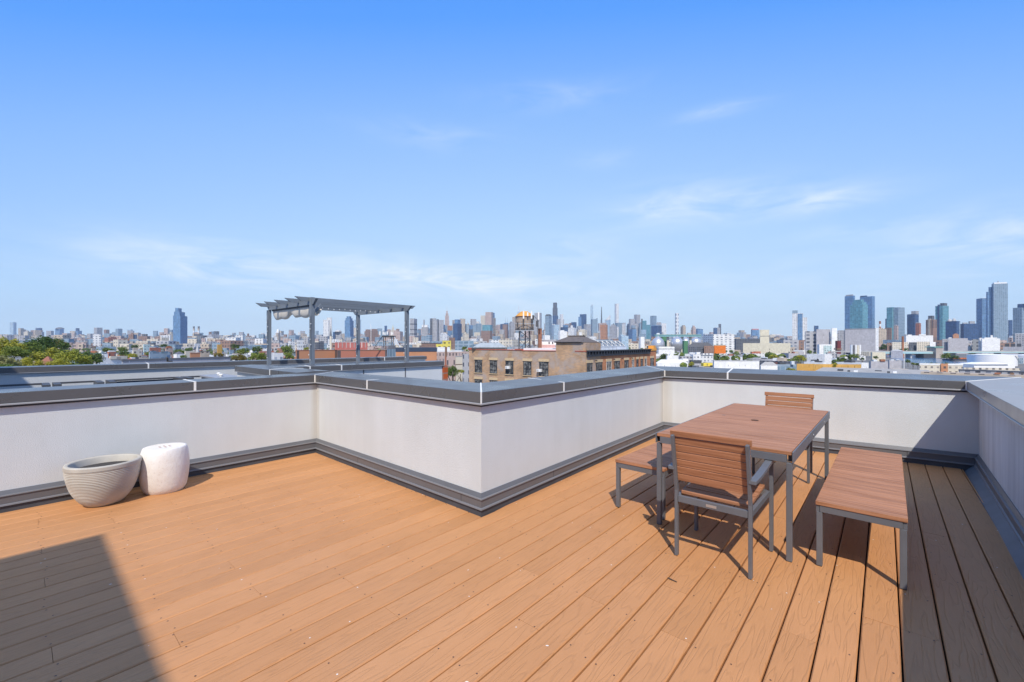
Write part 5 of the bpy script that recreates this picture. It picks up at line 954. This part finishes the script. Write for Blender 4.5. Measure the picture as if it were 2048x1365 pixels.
for p0, p1, y0, y1, D, lb in ((1324.5, 1333.5, 671, 692, 850, 'dark green service tower between the two nearest silver eggs'), (1368, 1376, 682.5, 705, 720, 'dark green service tower beside the grey curved shed')):
    t_, b, w = boxthing('service_tower', lb, 'service tower', p0, p1, y0, y1, D, None, 7, 'green service towers', 0); b.build('shaft', plain_cache('green'), t_); b = MB(); b.bz(-w / 2 - .2, w / 2 + .2, -.2, 7.2, ZY(y0, D) - GZ, ZY(y0 - .6, D) - GZ); b.build('roof', plain_cache('teal'), t_)
# ---------------------------------------------------------------- creek, bridge, tanks
m, t, bs = newmat('creek_water'); bs.inputs['Base Color'].default_value = (.06, .17, .34, 1); bs.inputs['Roughness'].default_value = .12; BUMP(t, bs, NOISE(t, OBJCO(t), .5, 4, .6, 0, (1, 1, 1)), .35, .3)
wv = []
for px, py in ((1768, 710.2), (1800, 709.4), (1842, 712.0), (1862, 715.5), (1900, 722.0), (1945, 726.0), (1950, 732), (1905, 733), (1850, 729), (1806, 722.5), (1772, 715)):
    x, y = XY(px, DG(py)); wv.append((x, y, GZ + .12))
g = MB(); g.add(wv, [tuple(range(len(wv)))[::-1]]); w_ = g.build('creek_water', m); tag(w_, kind='structure')
BD = 640; x, y = XY(1860, BD); br = thing('drawbridge', 'long teal girder drawbridge with a square concrete tower over the creek', 'bridge', (x, y, GZ), AL); q = BD / F_
b = MB(); b.bz(-190 * q, 260 * q, 4, 16, zg(704.6, BD), zg(702.6, BD)); b.build('deck', plain('bridge_concrete', (.40, .40, .38), .85, 0, .1, .1), br)
b = MB(); b.bz(-90 * q, 10 * q, 3, 4, zg(708, BD), zg(704.6, BD)); b.bz(14 * q, 260 * q, 3, 4, zg(706.5, BD), zg(704.6, BD)); b.build('girder', plain('teal_girder', (.36, .54, .55), .6), br)
b = MB(); b.bz(12 * q, 25.5 * q, 0, 14, 0, zg(695.5, BD)); b.build('tower', plain('tower_concrete', (.42, .37, .33), .9, 0, .12, .15), br); b = MB(); b.bz(8 * q, 26 * q, -1, 15, zg(695.5, BD), zg(693.6, BD)); b.build('tower_roof', plain_cache('copper'), br)
b = MB(); b.bz(-10 * q, 11 * q, 2, 15, 0, zg(708, BD)); b.build('pier', DK, br)
for px in (-60, -30, 60, 100, 150, 200): b = MB(); b.bz(px * q - 1, px * q + 1, 6, 14, 0, zg(704.6, BD)); b.build('column', plain_cache('grey'), br)
b = MB()
for i in range(46): b.bz((-185 + i * 9.6) * q - .08, (-185 + i * 9.6) * q + .08, 4.1, 4.3, zg(702.6, BD), zg(700.6 if i % 4 else 696.5, BD))
o_ = b.build('railing_and_lamp_posts', plain_cache('grey'), br); o_['kind'] = 'stuff'
TK = plain('white_tank_paint', (.82, .82, .81), .5, 0, .05, .1)
for px, wp, y0, D, lb, rf in ((1983, 71, 710.5, 425, 'white fuel storage tank nearest the creek with a spiral stair on its right', 708.6), (2067, 84, 711.0, 470, 'white fuel storage tank cut off by the right edge of the view', 709.5)):
    x, y = XY(px, D); t_ = thing('storage_tank', lb, 'storage tank', (x, y, GZ), AL, 'white fuel tanks'); R = wp / F_ * D / 2 * .96; H = ZY(y0, D) - GZ
    b = MB(); b.lathe([(R, 0), (R, H)], 48); b.build('shell', TK, t_); b = MB(); b.lathe([(R + .15, H), (R + .15, H + .12), (R * .5, H + (ZY(rf, D) - ZY(y0, D)) * .7), (.01, ZY(rf, D) - GZ)], 48); b.build('roof', TK, t_)
    b = MB()
    for i in range(26): a = -RAD(75) + RAD(50) * i / 25; b.box(((R + .6) * cos(a), (R + .6) * sin(a), H * (1 - i / 26) - .2), (1.2, .9, .12), a)
    b.build('spiral_stair', plain_cache('cream'), t_); b = MB()
    for i in range(40): a = 2 * pi * i / 40; b.tube((R * cos(a), R * sin(a), H), (R * cos(a), R * sin(a), H + 1.0), .05, 4)
    b.build('railing', plain_cache('cream'), t_)
t_, b, w = boxthing('bund_wall', 'white containment wall with a pale arched roof in front of the white tanks', 'wall', 1948, 2030, 729, 744, 330, None, 14, None, 0); b.build('wall', TK, t_); b = MB(); zz = zg(729, 330); b.hexa([(-w / 2, -1, zz), (w * .32, -1, zz), (w * .32, 12, zz), (-w / 2, 12, zz)], [(-w * .25, 2, zz + 1.3), (w * .12, 2, zz + 1.3), (w * .12, 9, zz + 1.3), (-w * .25, 9, zz + 1.3)]); b.build('roof', plain_cache('white'), t_)
t_, b, w = boxthing('barge', 'dark barge loaded with orange scrap moored left of the white tank', 'barge', 1903, 1947, 718.8, 722.5, 545, None, 12, None, .2); b.build('hull', plain_cache('navy'), t_)
b = MB()
for i in range(14): xx = -w / 2 * .55 + w * .75 * i / 13; b.box((xx, 5, zg(718.5, 545)), (4, 5, random.uniform(1.2, 3)), i)
b.build('scrap_load', plain('orange_scrap', (.55, .16, .05), .8, 0, .5, .2), t_)
cr = boxthing('mobile_crane', 'dark red stubby crane tower in front of the grey shed', 'crane', 1675, 1682, 682, 701, 700, None, 5, None, 0)
cr[1].build('mast', plain('dark_red_steel', (.16, .03, .03), .6, 0, .2, .2), cr[0]); b = MB(); b.bz(-4.5, 3.5, -1, 6, zg(700, 700), zg(697, 700)); b.build('base', plain_cache('brown'), cr[0])
t_, b, w = boxthing('silo', 'row of cream and grey cement silos below the large grey shed', 'silos', 1703, 1724, 690.5, 704, 620, None, 5, None, 0)
for i, mt in enumerate(('pale', 'slate', 'white', 'cream', 'white')):
    b = MB(); b.cyl((-w / 2 + w * (i + .5) / 5, 2, 0), w / 11, zg(690 + i % 2, 620), 12); b.build('silo_barrel', plain_cache(mt), t_)
t_, b, w = boxthing('awning', 'bright blue tarpaulin strip on the ochre wall', 'tarpaulin', 1681, 1709, 728.8, 734, 246, None, .6); b.build('tarp', plain_cache('blue'), t_)
t_, b, w = boxthing('shipping_container', 'yellow container beside the long cream shed', 'container', 1407, 1425, 726.5, 733, 300, None, 4); b.build('body', plain_cache('yellow'), t_); b = MB(); b.bz(-w * .12, -w * .06, -.1, 0, zg(732, 300), zg(727.5, 300)); b.build('door_gap', DK, t_)
x, y = XY(1808, 310); t_ = thing('flagpole', 'thin white pole standing at the creek bank', 'pole', (x, y, GZ), AL); b = MB(); b.tube((0, 0, 0), (0, 0, zg(717.5, 310)), .22, 8); b.build('pole', plain_cache('white'), t_); b = MB(); b.cyl((0, 0, 0), .5, .4, 10); b.build('footing', plain_cache('grey'), t_)
x, y = XY(335, 105); t_ = thing('vent_hood', 'black mushroom vent pipe on the blue grey metal roof', 'vent pipe', (x, y, ZY(724, 105)), AL); q = 105 / F_; b = MB(); b.tube((0, 0, 0), (0, 0, 7 * q), 1.6 * q, 10); b.bz(0, 9 * q, -.2, .2, 0, 2 * q); b.build('pipe', DARK, t_); b = MB(); b.cyl((-1.2 * q, 0, 7 * q), 2.6 * q, 2.6 * q, 12, r2=1.8 * q); b.build('hood', DK, t_)
x, y = XY(96, 112); t_ = thing('hip_roof_house', 'house with a steep red brown pyramid roof in front of the park trees', 'house', (x, y, GZ), AL + .35); q = 112 / F_; zr = zg(733, 112)
b = MB(); b.bz(-14 * q, 14 * q, -14 * q, 14 * q, 0, zr); b.build('walls', brickmat('house_brick', (.33, .15, .10), (.28, .11, .08), (.3, .25, .2)), t_); b = MB(); b.hexa([(-15 * q, -15 * q, zr), (15 * q, -15 * q, zr), (15 * q, 15 * q, zr), (-15 * q, 15 * q, zr)], [(-.1, -.1, zg(713.3, 112)), (.1, -.1, zg(713.3, 112)), (.1, .1, zg(713.3, 112)), (-.1, .1, zg(713.3, 112))]); b.build('roof', plain('red_brown_shingle', (.27, .11, .075), .85, 0, .2, 2), t_); b = MB(); b.bz(-22 * q, -19 * q, -.3, .3, zr - 4, zg(722.5, 112)); b.build('chimney', plain_cache('tan'), t_)
# ---------------------------------------------------------------- trees
def crown_mesh(name, n, leaf, seed, mats):
    R = random.Random(seed); v = []; f = []
    blobs = []
    for i in range(26):
        th = R.uniform(0, 2 * pi); ph = math.acos(R.uniform(-.55, 1)); rr = R.uniform(.45, .86); blobs.append((rr * sin(ph) * cos(th), rr * sin(ph) * sin(th), rr * cos(ph) * .9, R.uniform(.18, .36)))
    for i in range(n):
        bx, by, bz_, br_ = R.choice(blobs); d = Vector((R.gauss(0, 1), R.gauss(0, 1), R.gauss(0, 1))).normalized(); rad = br_ * (R.uniform(.55, 1.08) if R.random() < .85 else R.uniform(1.0, 1.5)); c = Vector((bx, by, bz_)) + d * rad
        nn = (d + Vector((R.gauss(0, .5), R.gauss(0, .5), R.gauss(.25, .5)))).normalized(); u = nn.cross(Vector((R.gauss(0, 1), R.gauss(0, 1), R.gauss(0, 1)))).normalized(); w = nn.cross(u); s = leaf * R.uniform(.6, 1.3); k = len(v)
        v += [tuple(c - u * s), tuple(c + w * s * .55 - u * s * .1), tuple(c + u * s), tuple(c - w * s * .55 + u * s * .1)]; f.append((k, k + 1, k + 2, k + 3))
    me = bpy.data.meshes.new(name); me.from_pydata(v, [], f); me.materials.append(mats); return me
LF = [leafmat('leaf_yellow_green', (.22, .25, .03), (.42, .41, .06)), leafmat('leaf_mid_green', (.11, .17, .03), (.24, .29, .055)), leafmat('leaf_deep_green', (.055, .11, .028), (.14, .20, .05)), leafmat('leaf_pale_olive', (.25, .25, .09), (.40, .37, .16)), leafmat('leaf_rusty', (.19, .13, .03), (.22, .21, .045))]
BIG = [[crown_mesh('crown_big', 3800, .062, s * 7 + i, LF[i]) for s in range(2)] for i in range(5)]
SML = [crown_mesh('crown_small', 650, .13, 40 + i, LF[i]) for i in range(5)]
def trunk_mesh():
    b = MB(); b.tube((0, 0, 0), (.02, .01, .55), .045, 8, .03); b.tube((.02, .01, .5), (.0, 0, .8), .028, 6, .015)
    for i in range(5): a = i * 1.26; b.tube((.02, .01, .42 + .05 * i), (.22 * cos(a), .22 * sin(a), .68 + .04 * i), .018, 5, .006)
    me = bpy.data.meshes.new('trunk'); me.from_pydata(b.v, [], b.f); me.materials.append(plain('bark', (.10, .075, .055), .9, 0, .2, 8)); return me
TRK = trunk_mesh(); TN = [0]
def tree(px, yt, wpx, D, kind, label, big=False, hr=.8, group=None):
    x, y = XY(px, D); R = wpx / F_ * D / 2; zt_ = ZY(yt, D); a = random.uniform(0, 6.28); t_ = thing('tree', label, 'tree', (x, y, GZ), a, group); H = zt_ - GZ; TN[0] += 1
    o = bpy.data.objects.new('trunk', TRK); COL.objects.link(o); o.parent = t_; o.scale = (H * .55, H * .55, H)
    o = bpy.data.objects.new('crown', BIG[kind][TN[0] % 2] if big else SML[kind]); COL.objects.link(o); o.parent = t_; rz_ = R * hr; o.location = (0, 0, H - rz_ * 1.08); o.scale = (R, R, rz_)
for a in ((12, 672, 62, 118, 0, 'yellow green park tree at the far left edge', 1, .8), (92, 666.5, 78, 150, 2, 'tallest dome shaped deep green park tree at left', 1, .72), (36, 686, 50, 112, 1, 'dark shaded park tree left of the red pyramid roof', 1, .8), (2, 708, 58, 88, 3, 'pale olive rounded tree at the left edge above the parapet', 1, .7), (100, 692, 62, 128, 0, 'bright yellow green tree just behind the red pyramid roof', 1, .7), (142, 697, 62, 118, 0, 'golden green tree right of the red pyramid roof', 1, .75), (58, 712, 46, 100, 0, 'low bright tree left of the red pyramid roof', 1, .8), (176, 699, 52, 125, 2, 'deep green tree at the right end of the park trees', 1, .7), (122, 678, 34, 165, 4, 'rusty tinged tree on the right shoulder of the tallest dome tree', 1, .8), (60, 681, 44, 140, 1, 'mid green tree between the edge tree and the tallest dome tree', 1, .8), (22, 722, 50, 85, 1, 'mid green bush tree below the pale olive tree', 1, .7), (118, 716, 36, 104, 0, 'small golden tree hugging the right side of the red roof', 1, .8), (10, 688, 40, 130, 1, 'mid green tree behind the pale olive tree', 1, .8), (520, 702.5, 36, 210, 1, 'bright green round tree left of the left pergola post', 1, .75), (478, 706, 30, 205, 4, 'rusty yellow tree left of the bright green round tree', 1, .8), (514, 690, 22, 330, 2, 'dark green round tree above the bright green round tree', 0, .8), (488, 694, 30, 420, 1, 'wide green tree mass left of the dark green round tree', 0, .6), (470, 686.5, 20, 460, 2, 'dark tree in front of the brown slabs left of the left post', 0, .7),
    (574, 688, 28, 330, 1, 'green tree between the left pergola posts, upper one', 0, .8), (578, 702, 22, 240, 1, 'green tree between the left pergola posts beside the white house', 0, .9), (613, 693, 12, 420, 0, 'small yellow green tree against the near pergola post', 0, .8), (905, 728, 24, 120, 2, 'dark tree hugging the red brick end wall', 1, 1.3), (921, 738, 16, 175, 0, 'small bright bush below the cream rear wall', 0, .6), (929, 692, 14, 420, 1, 'green tree left of the tan brick wing', 0, .7),
    (245, 692, 20, 420, 1, 'green tree right of the park among white roofs', 0, .7), (215, 693.5, 22, 380, 1, 'broad green tree left of the white rooftops', 0, .7), (250, 700, 22, 300, 2, 'dark green tree below the pale yellow house', 0, .7), (262, 705, 20, 255, 0, 'yellow green tree left of the blue grey metal roof', 0, .7), (300, 701, 18, 300, 1, 'green tree right of the pale yellow house', 0, .7), (358, 696.5, 22, 330, 1, 'green tree below the foot of the lone glass tower', 0, .7), (375, 694.5, 20, 360, 2, 'dark green tree right of the lone glass tower foot', 0, .7), (436, 704, 20, 240, 4, 'olive tree right of the cream house row', 0, .6), (367, 709, 14, 228, 1, 'low green tree beside the small orange house', 0, .7), (270, 688, 16, 560, 2, 'dark green tree between mint building and brick slabs', 0, .7), (330, 687, 20, 620, 2, 'long dark tree row below the pale tan housing block', 0, .5),
    (1330, 704.5, 24, 450, 2, 'dark tree in front of the white low building left', 0, .9), (1350, 706, 18, 470, 1, 'green tree in front of the biggest silver egg', 0, .8), (1382, 722, 14, 290, 0, 'bright yellow green bush right of the ribbed metal roof', 0, .9), (1438, 704.5, 34, 520, 2, 'dark tree mass below the orange box shed', 0, .6), (1470, 704, 26, 520, 1, 'green tree right of the dark mass below the orange box', 0, .7), (1494, 706, 26, 500, 1, 'green tree in front of the long beige hall, left end', 0, .7), (1513, 711, 18, 440, 0, 'yellow green tree in front of the long beige hall', 0, .8), (1552, 706.5, 27, 410, 0, 'bright green tree at the middle of the beige hall foot', 0, .8), (1588, 713, 28, 330, 1, 'green tree left of the large white box warehouse, nearer one', 0, .8), (1602, 708, 20, 380, 0, 'taller green tree against the large white box warehouse', 0, .9), (1668, 724, 17, 245, 0, 'small leafy tree poking above the ochre wall', 0, .8), (1582, 735, 20, 250, 0, 'yellow green hedge left of the ochre wall', 0, .5), (1708, 706.5, 22, 470, 1, 'green tree below the cement silos', 0, .6), (1724, 714, 9, 400, 2, 'small dark round tree left of the bridge abutment', 0, .9), (1752, 711, 9, 420, 2, 'small dark tree before the bridge abutment', 0, .9), (1816, 718, 10, 400, 2, 'dark round tree on the near bank of the creek', 0, 1.0), (1893, 704.5, 18, 560, 1, 'green tree right of the bridge tower', 0, .9), (1908, 709, 18, 540, 2, 'dark bank tree right of the bridge tower', 0, .7), (1943, 705, 14, 560, 2, 'dark tree left of the white fuel tank', 0, 1), (1768, 686, 18, 900, 2, 'dark green tree left of the tan ribbed warehouse', 0, .9), (1811, 695, 26, 720, 2, 'dark low trees around the tall brick chimney', 0, .5)):
    tree(*a[:6], bool(a[6]), a[7])
for i, px in enumerate((1826, 1836, 1850, 1862, 1873, 1884, 1893)):
    tree(px, 724.5 + .4 * (i % 3), 8 + i % 3, 325 + 6 * i, 1 + i % 2, 'small clipped bank tree, number %s from the left in the row along the creek' % ('one', 'two', 'three', 'four', 'five', 'six', 'seven')[i], False, .9, 'row of clipped trees along the creek')
# ---------------------------------------------------------------- the rest of the rooftops
rf = random.Random(5)
CN = {'wh': 'white', 'wl': 'bright white', 'gy': 'grey', 'tn': 'tan', 'br': 'brown', 'rd': 'red brick', 'or': 'orange brick', 'pk': 'pinkish', 'cr': 'cream', 'lb': 'blue grey', 'dg': 'dark grey', 'mt': 'mint', 'pl': 'pale grey'}
LMK = [(30, 'the yellow green edge tree'), (92, 'the tallest dome tree'), (155, 'the golden park tree'), (205, 'the white rear additions'), (245, 'the red brick housing slabs'), (290, 'the brown slab block'), (360, 'the lone glass tower'), (393, 'the twin chimneys'), (430, 'the square dark topped blocks'), (470, 'the brown slabs'), (515, 'the bright green round tree'), (557, 'the white wedding cake tower'), (600, 'the near pergola post'), (655, 'the white slab tower'), (700, 'the salmon brick hall'), (742, 'the three brown towers'), (780, 'the old tank stand'), (830, 'the notched terrace tower'), (868, 'the dark framed tower'), (893, 'the yellow building'), (930, 'the tan brick wing'), (1250, 'the brick loft roof'), (1330, 'the silver eggs'), (1400, 'the workshop cluster'), (1440, 'the orange box shed'), (1475, 'the long cream shed'), (1530, 'the beige stair tower'), (1580, 'the beige hall'), (1625, 'the grey factory block'), (1660, 'the large white box warehouse'), (1720, 'the large grey ribbed shed'), (1760, 'the striped smokestack'), (1806, 'the tall brick chimney'), (1850, 'the creek'), (1880, 'the bridge tower'), (1930, 'the pale ribbed warehouse'), (1985, 'the white fuel tanks'), (2035, 'the grey shed at the right edge')]
fills = []
MARK += [(1766, 1950, 731.5, 900), (1946, 2062, 737, 430), (1302, 1404, 692, 800), (1690, 2062, 708, 640), (1310, 1350, 709, 500)]
def clear(p0, p1, yt, D):
    for a, b_, yb, DD in MARK:
        if D < DD and p1 > a and p0 < b_ and yt < yb - .3: return False
    return True
def tryfill(D, wr, hr, pr, pal, dep):
    w = rf.uniform(*wr); px = rf.uniform(*pr); wp = w / D * F_; z = GZ + rf.uniform(*hr); yt = HY + (CH - z) * F_ / D
    if not clear(px - wp / 2, px + wp / 2, yt, D): return
    for q in fills:
        if abs(q[1] - D) < 26 and abs(q[0] - px) < (q[2] + wp) / 2: return
    fills.append((px, D, wp, yt, rf.choice(pal), rf.uniform(-.35, .35) if rf.random() < .8 else .05))
PALB = ['wh', 'wl', 'rd', 'or', 'br', 'tn', 'cr', 'gy', 'pk', 'lb', 'wl', 'rd', 'cr', 'pl']; PALI = ['wl', 'wl', 'gy', 'pl', 'wh', 'cr', 'tn', 'lb', 'dg', 'pl']
for i in range(1100):
    if len(fills) >= 215: break
    D = rf.choice((240, 290, 340, 400, 470, 550, 640, 740, 860, 1000)) * rf.uniform(.95, 1.05)
    if rf.random() < .58: tryfill(D, (9, 22), (7.5, 13), (170, 950), PALB, 12)
    else: tryfill(D, (14, 34), (4.5, 9), (1310, 2060), PALI, 16)
rows = {}
for px, D, wp, yt, s, q in fills:
    lm = min(LMK, key=lambda k: abs(k[0] - px)); side = 'left of' if px < lm[0] - 6 else 'right of' if px > lm[0] + 6 else 'in line with'
    size = 'small' if wp * D / F_ < 13 else 'medium' if wp * D / F_ < 22 else 'wide'; far = 'near' if D < 420 else 'farther' if D < 700 else 'distant'
    rows.setdefault((size, far, s, side, lm[1]), []).append((px, D, wp, yt, s, q))
ORD = ['leftmost', 'second from left', 'third from left', 'fourth from left', 'fifth from left', 'sixth from left', 'seventh from left']
CNT = {2: 'two', 3: 'three', 4: 'four', 5: 'five', 6: 'six', 7: 'seven'}
for (size, far, s, side, lm), it in rows.items():
    it.sort()
    for i, (px, D, wp, yt, s2, q) in enumerate(it):
        lb = '%s %s %s flat roofed building %s %s' % (size, far, CN[s], side, lm)
        if len(it) > 1: lb = ORD[min(i, 6)] + ' %s %s %s building %s %s' % (size, far, CN[s], side, lm)
        if len(lb.split()) > 16: lb = (' ' + lb).replace(' ' + size + ' ', ' ', 1).strip()
        if len(lb.split()) > 16: lb = (' ' + lb).replace(' ' + far + ' ', ' ', 1).strip()
        ex = [('hut', rf.uniform(.25, .75), wp * rf.uniform(.08, .28), rf.uniform(.8, 2.6), rf.choice(('white', 'grey', 'brickred', 'tan', 'pale', 'dark')), rf.uniform(-.3, .3)) for _h in range(rf.choice((1, 2, 3)))] if D < 640 else []
        if rf.random() < .15 and D < 500: ex.append(('hip', yt - rf.uniform(1.5, 4), .12, rf.choice(('slate', 'grey', 'brickred'))))
        B('rowhouse' if px < 1000 else 'workshop', 'house' if px < 1000 else 'workshop', lb, px - wp / 2, px + wp / 2, yt, D, s, q if abs(q) > .08 else .1, tuple(ex), bay=rf.uniform(2.6, 4.5), fl=rf.uniform(3.2, 4.2), roof=rf.choice(ROOFS), group='rooftops of the low neighbourhood')
# far-off city too small to count
rf = random.Random(9); far = MB(); fm = [stylemat(k, 2600, roof=(.40, .40, .41)) for k in ('gy', 'tn', 'lb', 'pk', 'wh', 'lb', 'cr', 'br', 'gy')]
def farb(p0, p1, D0, D1, h0, h1, n, w0, w1):
    for i in range(n):
        px = rf.uniform(p0, p1); D = rf.uniform(D0, D1); x, y = XY(px, D); h = rf.uniform(h0, h1) if rf.random() < .8 else h1 * rf.uniform(1, 1.35); w = rf.uniform(w0, w1); far.box((x, y, GZ + h / 2), (w, w * rf.uniform(.6, 1), h), AL + rf.uniform(-.6, .6), rf.choice(range(len(fm))))
farb(-40, 2090, 1050, 1700, 12, 25, 420, 18, 45); farb(-40, 2090, 1700, 2600, 18, 46, 620, 16, 42); farb(-40, 2090, 2600, 3700, 30, 70, 700, 18, 46); farb(-40, 1500, 3700, 4900, 45, 125, 620, 20, 48); farb(870, 1330, 3300, 4800, 80, 210, 170, 24, 52); farb(1330, 2090, 3700, 5200, 45, 100, 160, 40, 90)
for a_, b2 in ((2100, 3600), (-1500, -50)): farb(a_, b2, 260, 1100, 5, 11, 260, 12, 28); farb(a_, b2, 1100, 3600, 14, 50, 420, 20, 50)
o_ = far.build('distant_city', fm); tag(o_, kind='stuff')
gr = MB()
for i in range(900):
    px = rf.uniform(-40, 2090); D = rf.uniform(250, 1900); 
    if px > 1690 and D < 950: continue
    if not clear(px - 6, px + 6, HY + (CH - GZ - 11) * F_ / D, D): continue
    x, y = XY(px, D); r_ = rf.uniform(2.5, 5); h = rf.uniform(4, 9)
    for k in range(34):
        d = Vector((rf.gauss(0, 1), rf.gauss(0, 1), rf.gauss(0, 1))).normalized(); c = Vector((x, y, GZ + h)) + Vector((d.x * r_, d.y * r_, d.z * r_ * .7)); u = d.cross(Vector((rf.gauss(0, 1), rf.gauss(0, 1), 1))).normalized() * r_ * .45; w = d.cross(u).normalized() * r_ * .35
        gr.add([c - u, c + w, c + u, c - w], [(0, 1, 2, 3)], 0 if rf.random() < .6 else 1)
tag(gr.build('distant_street_greenery', [LF[2], LF[1]]), kind='stuff')
# ---------------------------------------------------------------- air
hz = MB(); hz.bz(-9500, 9500, -9500, 9500, GZ - 1, 460); ho = hz.build('haze', None); tag(ho, kind='stuff')
m = bpy.data.materials.new('haze_air'); m.use_nodes = True; t = m.node_tree; t.nodes.clear(); out = N(t, 'ShaderNodeOutputMaterial'); pv = N(t, 'ShaderNodeVolumePrincipled'); pv.inputs['Color'].default_value = (.80, .90, 1.0, 1); pv.inputs['Density'].default_value = .000055; pv.inputs['Anisotropy'].default_value = .1; L(t, pv.outputs[0], out.inputs['Volume']); ho.data.materials.clear(); ho.data.materials.append(m)
